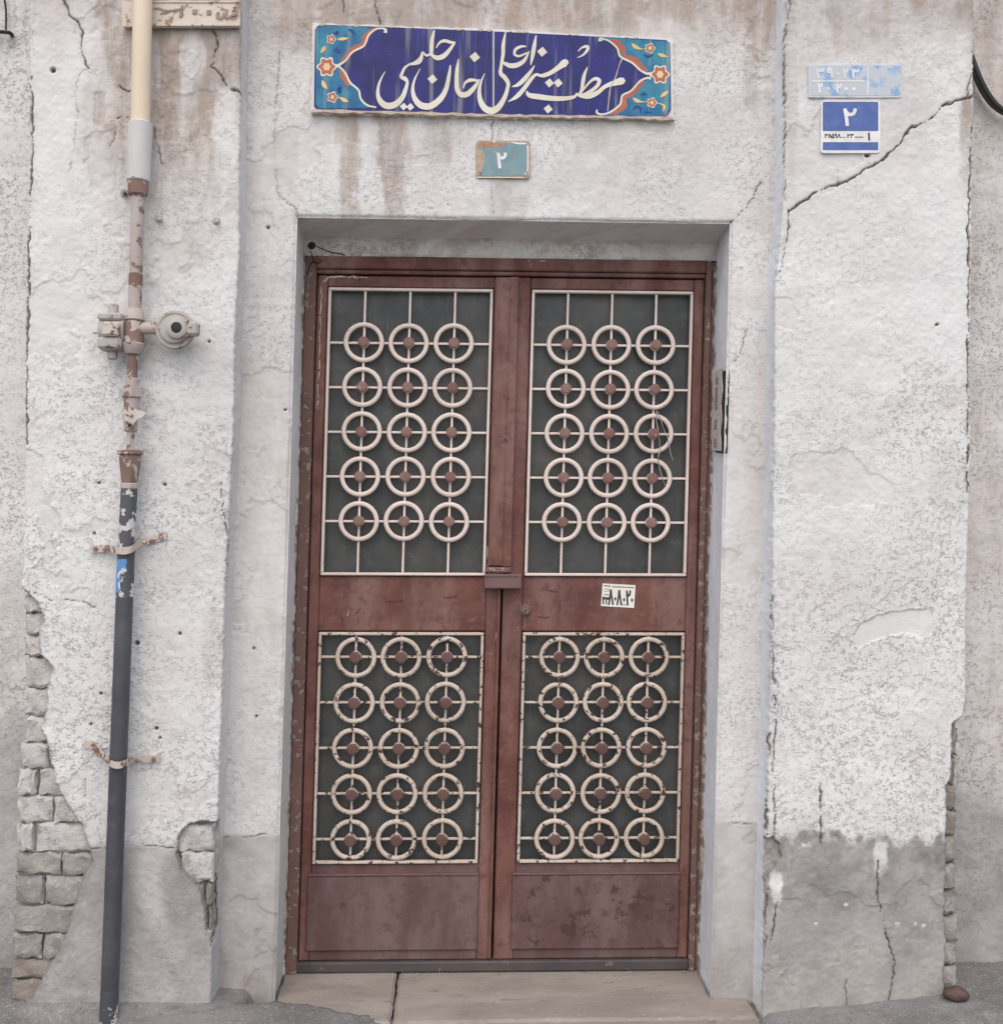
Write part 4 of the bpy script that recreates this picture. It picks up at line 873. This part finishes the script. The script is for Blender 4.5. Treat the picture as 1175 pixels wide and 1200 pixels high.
# faded plate
O, Z_ = (940, 65), 9.04; Y = PF-0.006
fp = thing('number_plate', at(1002, 95, PF), 'sun-faded pale blue number plate with worn white digits above the dark blue plate', 'plate')
MB().prism(rrect(O, Z_, 66, 88, 1050, 442, 8, Y), Y, PF+0.006).build('plate', P_FADEW, fp)
MB().prism(rrect(O, Z_, 78, 104, 1040, 424, 6, Y), Y-0.0006, PF).build('printed_field', P_FADE, fp)
Y -= 0.0008
for ch, x0, x1, y0, y1 in [('3', 145, 235, 135, 235), ('9', 250, 335, 135, 238), ('2', 425, 490, 140, 240), ('3', 520, 605, 140, 240), ('2', 160, 220, 290, 395), ('2', 345, 420, 300, 395)]: digit(ch, O, Z_, x0, y0, x1, y1, 20, Y, WHITE, fp)
for x, y, s in [(375, 190, 14), (275, 345, 14), (460, 352, 19), (545, 352, 19)]: MB().prism(rrect(O, Z_, x-s, y-s, x+s, y+s, s*0.9, Y), Y-0.0006, Y+0.001).build('numeral', WHITE, fp)
MB().prism(rrect(O, Z_, 100, 262, 655, 276, 3, Y), Y-0.0005, Y+0.001).build('rule', WHITE, fp); MB().prism(rrect(O, Z_, 687, 130, 699, 412, 3, Y), Y-0.0005, Y+0.001).build('rule', WHITE, fp)
# blue plate
Y = PF-0.007
bp = thing('number_plate', at(995, 148, PF), 'square dark blue house number plate with white digit and white strip', 'plate')
MB().prism(rrect(O, Z_, 196, 472, 826, 1030, 34, Y), Y, PF+0.006).build('plate', WHITE, bp)
MB().prism(rrect(O, Z_, 216, 488, 802, 797, 8, Y), Y-0.0006, Y+0.002).build('blue_field', P_BLUE, bp); MB().prism(rrect(O, Z_, 216, 916, 802, 1000, 8, Y), Y-0.0006, Y+0.002).build('blue_field', P_BLUE, bp)
digit('2', O, Z_, 405, 560, 600, 745, 36, Y-0.0008, WHITE, bp)
for ch, x0, x1 in [('3', 235, 275), ('8', 272, 305), ('5', 302, 338), ('9', 335, 370), ('8', 368, 405), ('2', 470, 505), ('3', 505, 545)]: digit(ch, O, Z_, x0, 828, x1, 872, 9, Y, INK, bp)
digit('-', O, Z_, 405, 840, 465, 880, 5, Y, INKLT, bp); digit('-', O, Z_, 545, 835, 655, 880, 7, Y, INK, bp); digit('1', O, Z_, 680, 815, 730, 900, 18, Y, INK, bp)
# green plate over the door
O, Z_ = (545, 155), 13.055; Y = NF-0.006
gp = thing('number_plate', at(588, 187, NF), 'small grey-green enamel number plate with white digit below the tile sign', 'plate')
MB().prism(rrect(O, Z_, 165, 125, 990, 700, 50, Y), Y, NF+0.006).build('plate', P_RUST, gp)
MB().prism(rrect(O, Z_, 210, 160, 945, 665, 40, Y), Y-0.0008, Y+0.002).build('green_field', P_GREEN, gp)
for seg in ([(955, 200, 22), (958, 400, 20), (955, 610, 20)], [(700, 150, 8), (800, 168, 26), (930, 172, 20)], [(180, 690, 10), (500, 688, 12), (900, 692, 10)]):
    off[0] -= 0.00001; MB().ribbon([tuple(at(O[0]+x/Z_, O[1]+y/Z_, Y)[[0, 2]])+(w_/Z_*K,) for x, y, w_ in seg], Y-0.0014, Y+0.001).build('rim', WHITE, gp)
MB().ribbon([tuple(at(O[0]+x/Z_, O[1]+y/Z_, Y)[[0, 2]])+(w_/Z_*K,) for x, y, w_ in [(210, 200, 60), (300, 190, 90), (420, 185, 80), (540, 190, 40), (640, 200, 10)]], Y-0.0010, Y+0.001).build('rust_patch', simple('rust', lin(186, 142, 116), 0.8, lin(158, 108, 84), 80), gp)
MB().ribbon([tuple(at(O[0]+x/Z_, O[1]+y/Z_, Y)[[0, 2]])+(w_/Z_*K,) for x, y, w_ in [(225, 270, 70), (245, 400, 120), (225, 520, 90), (215, 600, 50)]], Y-0.00105, Y+0.001).build('faded_patch', P_RUST, gp)
digit('2', O, Z_, 455, 310, 660, 550, 46, Y-0.0012, WHITE, gp)
for x, y in ((228, 625), (920, 640), (440, 150)): MB().lathe(at(O[0]+x/Z_, O[1]+y/Z_, Y-0.0008), (0, -1, 0), [(0, 0.005), (0.0012, 0.005), (0.002, 0.0035)], 12).build('screw', CLAMP, gp)
# sticker on the door
O, Z_ = (690, 670), 16.786; Y = LF-0.0006
sk = thing('phone_sticker', at(724, 698, LF), 'small white phone number sticker on the brown door', 'sticker')
MB().prism([tuple(at(O[0]+x/Z_, O[1]+y/Z_, Y)[[0, 2]]) for x, y in [(268, 232), (915, 265), (885, 715), (235, 675)]], Y, LF+0.0015).build('paper', PAPER, sk)
K2 = K; K = 3.4/F
for ch, x0, x1, y0, y1, w_ in [('2', 262, 320, 492, 640, 26), ('3', 325, 395, 500, 642, 22), ('8', 380, 480, 350, 655, 34), ('8', 545, 645, 360, 660, 34), ('2', 715, 835, 370, 665, 36)]: digit(ch, O, Z_, x0, y0, x1, y1, w_, Y, INK, sk)
for x, y in ((515, 535), (688, 550), (845, 560)): MB().prism([tuple(at(O[0]+(x+a)/Z_, O[1]+(y+c)/Z_, Y)[[0, 2]]) for a, c in ((-24, 0), (0, -46), (24, 0), (0, 46))], Y-0.0006, Y+0.0005).build('numeral', INK, sk)
for seg in ([(290, 275, 18), (420, 285, 16)], [(450, 296, 12), (620, 300, 16), (740, 306, 12), (885, 316, 14)], [(295, 350, 10), (340, 340, 12), (410, 350, 8)], [(300, 395, 10), (370, 375, 12), (410, 385, 8)], [(300, 445, 18), (390, 455, 16)], [(650, 640, 10), (735, 655, 10)]):
    off[0] -= 0.00001; MB().ribbon([tuple(at(O[0]+x/Z_, O[1]+y/Z_, Y)[[0, 2]])+(w_/Z_*K,) for x, y, w_ in seg], Y-0.0006, Y+0.0005).build('small_print', INKLT if seg[0][1] > 330 else INK, sk)
K = K2
# whitewashed plate with raised letters behind the pipe
O, Z_ = (130, 0), 6.912; Y = PF-0.020
ep = thing('letter_plate', at(215, 15, PF), 'whitewashed metal plate with raised Persian lettering behind the cream pipe', 'plate')
MB().prism(rrect(O, Z_, 90, 8, 1045, 210, 18, Y), Y, PF-0.008).build('plate', EMBOSS, ep)
MB().prism(rrect(O, Z_, 330, 196, 1040, 209, 4, Y), Y-0.003, Y+0.002).build('rim', EMBOSS, ep); MB().prism(rrect(O, Z_, 330, 8, 1040, 20, 4, Y), Y-0.003, Y+0.002).build('rim', EMBOSS, ep)
for a in (150, 1000): MB().cyl(at(O[0]+a/Z_, O[1]+150/Z_, PF-0.009), at(O[0]+a/Z_, O[1]+150/Z_, PF+0.01), 0.006).build('standoff', CLAMP, ep)
for seg in ([(868, 95, 16), (860, 130, 22), (885, 148, 26), (908, 135, 20), (914, 100, 14)], [(945, 75, 12), (935, 110, 16), (925, 150, 14)], [(985, 95, 14), (1005, 70, 18), (1022, 90, 18), (1005, 118, 20), (970, 130, 16), (932, 156, 12)], [(990, 60, 12), (1020, 58, 12)], [(576, 42, 14), (570, 90, 20), (562, 142, 16)], [(350, 66, 10), (400, 70, 14), (440, 88, 20), (490, 84, 14), (540, 78, 18), (570, 76, 12)], [(400, 110, 8), (440, 104, 12), (470, 96, 8)]):
    off[0] -= 0.00001; MB().ribbon([tuple(at(O[0]+x/Z_, O[1]+y/Z_, Y)[[0, 2]])+(w_/Z_*K,) for x, y, w_ in seg], Y-0.0025, Y+0.001).build('raised_letter', EMB_TXT, ep)
for x, y in ((680, 95), (795, 100)): MB().prism(rrect(O, Z_, x-20, y-20, x+20, y+20, 8, Y), Y-0.0025, Y+0.001).build('raised_letter', EMB_TXT, ep)

# ================================================================== gas pipe with regulators
PY_ = PF-0.052; KP = 3.05/F
pipe = thing('gas_pipe', at(127, 1190, PY_), 'gas pipe down the left pier, cream above, dark grey below, with regulators and valve', 'pipe')
AX = lambda y: np.interp(y, [-250, 0, 145, 215, 365, 450, 560, 640, 885, 1250], [172, 167.5, 164.5, 162, 158, 154.5, 152, 148, 139.5, 125])
def ax(y, dy=0.0): p = at(AX(y), y, PY_); p[1] += dy; return p
def seg(name, y0, y1, w0, w1, mat, parent=None, n=24, bev=0.002, dy=0.0):
    return MB().cyl(ax(y0, dy), ax(y1, dy), w0/2*KP, w1/2*KP, n, bev).build(name, mat, parent or pipe, True)
seg('cream_pipe', -230, 146, 21.8, 21.8, PIPE_CREAM)
seg('white_sleeve', 143.5, 213, 28, 27, PIPE_WHITE, bev=0.003)
seg('sleeve_collar', 212, 229, 24, 22, PIPE_RUSTY, bev=0.003)
seg('thin_pipe', 228, 368, 14.5, 15, PIPE_RUST); seg('rust_band', 320, 335, 15.6, 15.6, PIPE_RUSTY)
fit = MB().cyl(ax(362), ax(376), 9.5*KP, 12*KP, 20, 0.003).build('cross_fitting', PIPE_RUST, pipe, True)
seg('cross_body', 375, 405, 22, 22, PIPE_RUSTY, fit, bev=0.006); seg('cross_collar', 402, 415, 26, 20, PIPE_RUST, fit, bev=0.003)
seg('thin_pipe', 412, 444, 11.5, 11.5, PIPE_RUSTY); seg('pipe_collar', 443, 453, 15, 15, PIPE_RUST, bev=0.002)
MB().cyl(ax(453), ax(466), 12.5*KP, 12.5*KP, 6, 0.002).build('hex_nut', PIPE_RUST, pipe)
valve = seg('valve', 465, 506, 18, 15, PIPE_RUST, None, 20, 0.004)
def px_poly(pts, Y): return [tuple(at(x, y, Y)[[0, 2]]) for x, y in pts]
O_ = lambda x, y: (100+x/5.22, 330+y/5.22)
hp = [O_(*p) for p in [(228, 800), (245, 772), (285, 765), (318, 785), (345, 790), (366, 797), (370, 815), (352, 828), (320, 842), (298, 862), (294, 890), (272, 902), (254, 888), (250, 858), (232, 835)]]
YH = PY_-0.030
hd = MB().prism(px_poly(hp, YH), YH, YH+0.006).build('handle', CLAMP, valve)
MB().cyl(at(*O_(278, 815), YH-0.007), at(*O_(278, 815), PY_), 0.0055, None, 12, 0.001).build('spindle', REGUL, valve); MB().cyl(at(*O_(270, 878), YH-0.002), at(*O_(270, 878), YH+0.002), 0.004, None, 10).build('hole', HOLE, valve)
seg('valve_tail', 505, 529, 10.5, 10.5, PIPE_RUST, None, 6); seg('flange', 527.5, 533, 29, 29, PIPE_RUSTY, bev=0.002)
seg('reducer', 532.5, 567, 25, 18, PIPE_RUSTY, bev=0.004); seg('reducer_ring', 566, 573, 20, 20, PIPE_RUST)
seg('dark_pipe', 572, 642, 18.5, 18.5, PIPE_SPLASH); seg('splashed_pipe', 641, 700, 19.5, 19.5, PIPE_SPLASH); seg('dark_pipe', 699, 1160, 19.6, 20.2, PIPE_DARK); seg('pipe_foot', 1159, 1235, 20.6, 20.6, PIPE_SPLASH)
# blue paint smear on the pipe, a thin curved skin
bs = MB(); V_, F_ = [], []
for i, y in enumerate(np.linspace(655, 694, 12)):
    c = ax(y); wdt = 0.9 if y < 672 else 0.45
    for k in range(7):
        t = math.radians(-158+k/6*(90 if y < 672 else 55)+4*math.sin(i*2.1)); r = 9.75*KP+0.0008
        V_.append((c[0]+r*math.cos(t), c[1]+r*math.sin(t), c[2]))
for i in range(11):
    for k in range(6): F_.append((i*7+k, i*7+k+1, i*7+8+k, i*7+7+k))
bs.add(V_, F_).build('blue_paint_mark', PIPE_BLUE, pipe, True)
# left regulator: flanged barrel on its side with caps
def P2(x, y, dy=0.0): p = at(*O_(x, y), PY_); p[1] += dy; return p
rg = MB().cyl(P2(98, 300), P2(250, 300), 15*KP, 15*KP, 20, 0.004).build('regulator', REGUL, pipe, True)
for y0, y1, xa, xb in ((205, 245, 98, 248), (345, 425, 92, 240)):
    a, b_ = P2(xa, y1), P2(xb, y0); MB().box(np.array([a[0], PY_-0.036, a[2]]), np.array([b_[0], PY_+0.03, b_[2]]), 0.009).build('regulator_flange', REGUL, rg)
MB().cyl(P2(172, 205), P2(174, 136), 6*KP, 5.5*KP, 16, 0.003).build('regulator_cap', REGUL, rg, True); MB().cyl(P2(166, 420), P2(165, 476), 6*KP, 5.5*KP, 16, 0.003).build('regulator_cap', REGUL, rg, True)
MB().cyl(P2(100, 312), P2(45, 312), 1.4*KP, 1.2*KP, 8).build('regulator_pin', REGUL, rg)
MB().box(P2(130, 345)+np.array([0, -0.045, 0]), P2(240, 262)+np.array([0, -0.02, 0]), 0.005).build('regulator_label', CLAMP, rg)
# right regulator: round dished body facing the street
rr_ = MB().cyl(P2(330, 285), P2(470, 285), 7*KP, 7*KP, 14, 0.002).build('outlet_arm', PIPE_RUST, pipe, True)
cR_ = P2(555, 298, -0.01)
dn = MB().lathe(cR_, (0, -1, 0), [(-0.025, 0.040), (-0.010, 0.054), (0.0, 0.0545), (0.005, 0.052), (0.0055, 0.046), (0.003, 0.044), (0.004, 0.041), (0.012, 0.038), (0.014, 0.030)], 36).build('round_regulator', REGUL, pipe, True)
c2 = P2(578, 295, -0.028)
MB().lathe(c2, (0, -1, 0), [(-0.01, 0.030), (0.006, 0.029), (0.009, 0.025), (0.010, 0.0155), (0.004, 0.0145)], 30).build('regulator_boss', REGUL, dn, True)
MB().lathe(c2, (0, -1, 0), [(0.0, 0.0145), (0.0065, 0.0145), (0.0075, 0.012)], 24).build('regulator_plug', DARK, dn, True)
lg = MB(); lg.box(P2(630, 338, 0)+np.array([0, -0.035, 0]), P2(706, 255, 0)+np.array([0, 0.0, 0]), 0.006); lg.build('regulator_lug', REGUL, dn)
for x, y in ((642, 252), (662, 285), (640, 345)): MB().cyl(P2(x, y, -0.030), P2(x, y, -0.040), 0.0045, None, 6, 0.001).build('bolt', PIPE_RUSTY, dn)
MB().lathe(at(*O_(570, 640), PF-0.004), (0, -1, 0), [(0, 0.003), (0.002, 0.002)], 8)
# wall straps
def strap(pts, h, holes, group):
    P = [np.array([*at(x, y, PF-d)]) for x, y, d in pts]; P = spline([tuple(p) for p in P], 4)
    b = MB(); V_, F_ = [], []; n = len(P)
    for i in range(n):
        for dy, dz in ((0, -h/2), (0, h/2), (0.0035, h/2), (0.0035, -h/2)): V_.append((P[i][0], P[i][1]+dy, P[i][2]+dz))
    for i in range(n-1):
        for k in range(4): F_.append((i*4+k, i*4+4+k, i*4+4+(k+1) % 4, i*4+(k+1) % 4))
    F_ += [(0, 1, 2, 3), (4*n-1, 4*n-2, 4*n-3, 4*n-4)]
    o = b.add(V_, F_).build('strap', CLAMP, pipe)
    for x, y, d in holes: MB().lathe(at(x, y, PF-d), (0, -1, 0), [(0, 0.0062), (0.0035, 0.0062), (0.0055, 0.004)], 12).build('bolt', PIPE_RUSTY, o, True)
strap([(106, 643.5, 0.010), (118, 643, 0.011), (127, 643, 0.022), (134, 644, 0.060), (139, 645, 0.086), (147, 645.5, 0.090), (155, 643, 0.080), (161, 638, 0.050), (169, 635, 0.022), (180, 632, 0.012), (194.6, 627.5, 0.010)], 0.0205, [(112, 643, 0.012), (126, 643, 0.024), (169.5, 635.5, 0.024), (189, 629.5, 0.012)], '')
strap([(98, 872, 0.010), (108, 875, 0.012), (114, 880, 0.018), (121, 886, 0.040), (127, 893, 0.075), (133, 896.5, 0.090), (140, 897, 0.092), (147, 894.5, 0.080), (153, 891, 0.050), (160, 890.5, 0.022), (170, 890, 0.012), (187, 889.5, 0.010)], 0.0185, [(116, 885, 0.026), (160.5, 892, 0.024), (180, 890, 0.012)], '')
# wall anchors
for (x, y), lb in zip([(186.5, 256), (254, 259), (146, 226)], ['small metal wall anchor beside the thin pipe below the white sleeve', 'small metal wall anchor near the pier edge beside the doorway bay', 'small dark bolt sticking out beside the pipe sleeve collar']):
    t_ = thing('wall_anchor', at(x, y, PF), lb, 'bolt')
    MB().lathe(at(x, y, PF+0.004), (0.12, -1, -0.1), [(0, 0.011), (0.008, 0.011), (0.010, 0.009)], 14).build('washer', REGUL, t_, True)
    MB().cyl(at(x, y, PF-0.004), at(x, y, PF-0.022)+np.array([0.002, 0, -0.003]), 0.0055, 0.0045, 8, 0.001).build('bolt_end', STEEL_DARK if x < 150 else REGUL, t_, True)

# ================================================================== small things
# wire caught in the right upper grille
O2 = lambda x, y: (740+x/9.23, 460+y/9.23)
Yw = LF-0.018
wire = thing('loose_wire', at(772, 520, Yw), 'thin bent wire hanging in the upper right ring grille', 'wire')
for pts in ([(270, 200), (268, 260), (272, 330), (288, 420), (300, 520), (304, 600), (290, 690), (288, 740), (305, 830), (335, 930), (368, 1020)], [(270, 195), (300, 250), (318, 310), (350, 400), (385, 480), (405, 560), (420, 650), (446, 728)]):
    P = spline([tuple(at(*O2(x, y), Yw+random.uniform(-.003, .003))) for x, y in pts], 4); MB().tube(P, 0.0013, 6).build('strand', WIRE, wire, True)
INKFADE = simple('faded_print', lin(150, 142, 136), 0.8)
PEEL2 = simple('yellowed_paper', lin(206, 198, 190), 0.8, lin(186, 176, 168), 40)
# worn paper strip in the hole of the right reveal
st = thing('paper_strip', (OPR, 0.09, 1.83), 'narrow torn printed strip in a hole of the white reveal beside the door', 'strip')
def yj(x, y):                                    # a point of the right reveal, by its own depth
    d = cam_dir((x-CX)/F, -(y-CY)/F)
    t = OPR/(d[0]-LEAN*d[2]) if False else (OPR+LEAN*1.8-CAM[0])/d[0]
    return CAM[1]+d[1]*t, (CAM[2]+d[2]*t)-TILT*OPR
ya, za = 0.045, 2.02
zt, zb = 1.915, 1.665
hs = MB(); hs.add([(OPR-0.0075, 0.022+0.006*math.sin(k*1.7), zt+(zb-zt)*k/14-0.01) for k in range(15)]+[(OPR-0.0075, 0.120+0.008*math.sin(k*2.3), zt+(zb-zt)*k/14+0.004) for k in range(15)]+
           [(OPR+0.003, 0.001, zt+(zb-zt)*k/14-0.01) for k in range(15)]+[(OPR+0.003, 0.14, zt+(zb-zt)*k/14) for k in range(15)],
           [(k, 15+k, 16+k, k+1) for k in range(14)]+[(k, k+1, 31+k, 30+k) for k in range(14)]+[(15+k, 45+k, 46+k, 16+k) for k in range(14)]+[(0, 30, 45, 15), (14, 29, 59, 44)]); hs.build('hole_lining', HOLE, st)
pp = MB(); pp.add([(OPR-0.0105+0.001*math.sin(k), 0.036+0.008*math.sin(k*1.3), zt-0.002+(zb-zt)*k/14) for k in range(15)]+[(OPR-0.0105+0.0015*math.cos(k), 0.158+0.004*math.sin(k*2.1), zt+0.008+(zb-zt)*k/14) for k in range(15)]+
           [(OPR-0.0085, 0.036+0.008*math.sin(k*1.3), zt-0.002+(zb-zt)*k/14) for k in range(15)]+[(OPR-0.0085, 0.158+0.004*math.sin(k*2.1), zt+0.008+(zb-zt)*k/14) for k in range(15)],
           [(k, 15+k, 16+k, k+1) for k in range(14)]+[(k, k+1, 31+k, 30+k) for k in range(14)]+[(15+k, 45+k, 46+k, 16+k) for k in range(14)]); pp.build('paper', PEEL2, st)
for v0, v1 in ((1.895, 1.875), (1.865, 1.845), (1.842, 1.822), (1.818, 1.800), (1.765, 1.735), (1.705, 1.680)):
    MB().add([(OPR-0.0125, 0.080, v0), (OPR-0.0125, 0.118, v0), (OPR-0.0125, 0.118, v1), (OPR-0.0125, 0.080, v1), (OPR-0.009, 0.080, v0), (OPR-0.009, 0.118, v0), (OPR-0.009, 0.118, v1), (OPR-0.009, 0.080, v1)], [(0, 1, 2, 3), (0, 4, 5, 1), (1, 5, 6, 2), (2, 6, 7, 3), (3, 7, 4, 0)]).build('print_block', INKFADE, st)
# black cable gland with a wire in the corner over the frame
Yf = DF-0.022
cg = thing('cable_clip', at(365, 288, Yf), 'small black cable clip with thin wire at the upper left door corner', 'clip')
MB().lathe(at(365.5, 288, Yf), (0, -1, 0), [(0, 0.013), (0.006, 0.012), (0.011, 0.008), (0.012, 0.004)], 14).build('clip', DARK, cg, True)
for pts in ([(369, 287), (376, 291), (384, 294), (390, 296), (398, 297), (404, 299)], [(364, 294), (366, 300), (368, 306), (372, 308), (376, 306), (374, 303)], [(368, 306), (364, 309), (362, 314), (361, 322)]):
    MB().tube(spline([tuple(at(x, y, Yf-0.004)) for x, y in pts], 4), 0.0017, 6).build('wire', DARK, cg, True)
# black cable on the right-hand wall, sagging away from the pier
ct = thing('cable', at(1160, 110, WF), 'thick dark cable sagging across the shaded wall beside the right pier', 'cable')
def cab(pts, r, mat, nm): MB().tube(spline([tuple(at(x, y, WF-d)) for x, y, d in pts], 5), r, 10).build(nm, mat, ct, True)
cab([(1128, 40, -0.01), (1138, 66, 0.02), (1146, 87, 0.035), (1154, 104, 0.04), (1164, 119, 0.045), (1176, 129, 0.05), (1200, 138, 0.05), (1260, 140, 0.03), (1330, 128, 0.02)], 0.0085, DARK, 'sheath_and_shadow')
cab([(1130, 56, -0.01), (1143, 92, 0.012), (1152, 110, 0.015), (1163, 124, 0.018), (1178, 134, 0.02), (1200, 142, 0.02), (1260, 146, 0.015), (1330, 134, 0.01)], 0.006, simple('cable_shadow_grey', lin(70, 66, 64), 0.6), 'sheath_and_shadow')  # grey tube built as the black cable's shadow on the wall
# hook and wire on the left-hand wall
hk = thing('wall_hook', at(8, 38, WF), 'black iron hook with a hanging wire on the wall left of the pier', 'hook')
MB().tube(spline([tuple(at(x, y, WF-d)) for x, y, d in [(-14, 40, 0.02), (-4, 37.5, 0.03), (5, 37, 0.035), (12, 38.5, 0.03), (14.5, 42, 0.0), (15, 45, -0.02)]], 4), 0.0058, 8).build('hook', DARK, hk, True)
MB().tube(spline([tuple(at(x, y, WF-d)) for x, y, d in [(3, -60, 0.02), (4, -20, 0.02), (5.5, 0, 0.02), (7, 12, 0.02), (7, 34, 0.03)]], 4), 0.0032, 8).build('wire', DARK, hk, True)
# stone lying by the right pier
sp_ = at(1119, 1180, PF-0.03); gz = float(ground_h(np.array([sp_[0]]), np.array([PF-0.03]))[0])
bm_v, bm_f = [], []; nu, nv = 18, 10; rs = np.random.RandomState(5)
for j in range(nv+1):
    ph = math.pi*j/nv
    for i in range(nu):
        t = 2*math.pi*i/nu; k = 1+0.10*math.sin(2*t+ph*1.3)+0.07*math.sin(3*t-2*ph)
        bm_v.append((sp_[0]+0.034*k*math.sin(ph)*math.cos(t), PF-0.03+0.028*k*math.sin(ph)*math.sin(t), gz+0.016+0.021*math.cos(ph)*k))
for j in range(nv):
    for i in range(nu): bm_f.append((j*nu+i, (j+1)*nu+i, (j+1)*nu+(i+1) % nu, j*nu+(i+1) % nu))
o = MB().add(bm_v, bm_f).build('stone', PEBBLE, None, True); tag(o, 'rounded dark brown stone lying on the pavement by the right pier', 'stone')

# peeled paint edges and scratched marks on the door
def mark(pts, wd, Y, mat, name, parent, z=1.0):
    off[0] -= 0.00001
    MB().ribbon([tuple(at(x, y, Y)[[0, 2]])+(w_*wd*3.4/F,) for x, y, w_ in pts], Y-0.0012+(off[0]-SY)*0.02, Y+0.001).build(name, mat, parent)
def wander(x0, y0, x1, y1, n, amp, w0):
    return [(x0+(x1-x0)*k/n+random.uniform(-amp, amp), y0+(y1-y0)*k/n+random.uniform(-amp, amp), w0*random.uniform(0.35, 1.3)) for k in range(n+1)]
mark(wander(379, 330, 386, 325, 3, 0.5, 2.2)+wander(392, 324, 431, 325, 9, 0.7, 2.4), 1, LF, PEEL, 'peeled_paint', leafL)
mark(wander(377, 330, 372, 480, 26, 0.7, 1.4), 1, LF, PEEL, 'peeled_paint', leafL)
mark(wander(582, 742, 583, 810, 10, 0.5, 1.4), 1, LF, PEEL, 'peeled_paint', leafL); mark(wander(571, 640, 571, 664, 5, 0.6, 1.8), 1, LF, PEEL, 'peeled_paint', leafL)
SCR = simple('bare_scratch', lin(92, 58, 52), 0.7)
for x, y in [(587, 412), (586, 424), (587, 437), (586, 449), (585, 461), (585, 474), (584, 487), (583, 498)]:
    mark([(x-3, y+random.uniform(-3, 0), 0.9), (x+random.uniform(-1, 2), y+random.uniform(-4, 4), 1.3), (x+3, y+random.uniform(0, 5), 0.8)], 1, LF, SCR, 'scratched_mark', leafL); mark([(x-3, y+4, 0.8), (x+3, y+4+random.uniform(-2, 2), 1.0)], 1, LF, SCR, 'scratched_mark', leafL)
for x, y, dx, dy in [(392, 720, 3, -8), (398, 718, 4, 9), (407, 722, 2, -9), (416, 719, 6, -6), (640, 690, 12, 3), (655, 706, 2, 9), (630, 722, 14, 1), (520, 700, 16, -2), (452, 704, 20, -1), (620, 304, 2, 9), (626, 305, 1, 9), (632, 305, 8, 0)]:
    mark([(x, y, 0.7), (x+dx*0.5, y+dy*0.5+1, 1.2), (x+dx, y+dy, 0.6)], 1, LF if y > 320 else DF-0.022, SCR if random.random() < .6 else PEEL, 'scratched_mark', door)

# grit and crumbled plaster lying along the foot of the walls
rs = np.random.RandomState(21); gv, gf = [], []
for k in range(520):
    u = rs.uniform(-1.6, 1.7)
    if -0.70 < u < 0.87: y = rs.uniform(-0.24, -0.125) if rs.rand() < 0.55 else None
    elif -1.28 < u < -0.70 or 0.88 < u < 1.42: y = PF-abs(rs.normal(0, 0.035))-0.008
    else: y = WF-abs(rs.normal(0, 0.05))-0.006
    if y is None:
        y = rs.uniform(-0.10, 0.16) if rs.rand() < 0.35 else 0.178-abs(rs.normal(0, 0.012)); u = rs.uniform(-0.50, 0.73); z = 0.0205+0.03*(y+0.1)
    else: z = float(ground_h(np.array([u]), np.array([y]))[0])
    r = 0.0012+0.0050*rs.rand()**3; n0 = len(gv)
    ang = rs.uniform(0, 6.28)
    for dx, dy_, dz in ((1, 0, 0), (-.4, .9, 0), (-.5, -.8, 0.1), (0.1, 0, 1.0), (0, 0, -0.8)):
        k_ = rs.uniform(.7, 1.3); gv.append((u+r*k_*(dx*math.cos(ang)-dy_*math.sin(ang)), y+r*k_*(dx*math.sin(ang)+dy_*math.cos(ang)), z+r*0.35+r*0.7*k_*dz))
    gf += [tuple(n0+i for i in f) for f in ((0, 1, 3), (1, 2, 3), (2, 0, 3), (1, 0, 4), (2, 1, 4), (0, 2, 4))]
o = MB().add(gv, gf).build('grit', BRICK_G, None); tag(o, 'loose grit and crumbs of plaster along the wall foot', 'grit', kind='stuff')
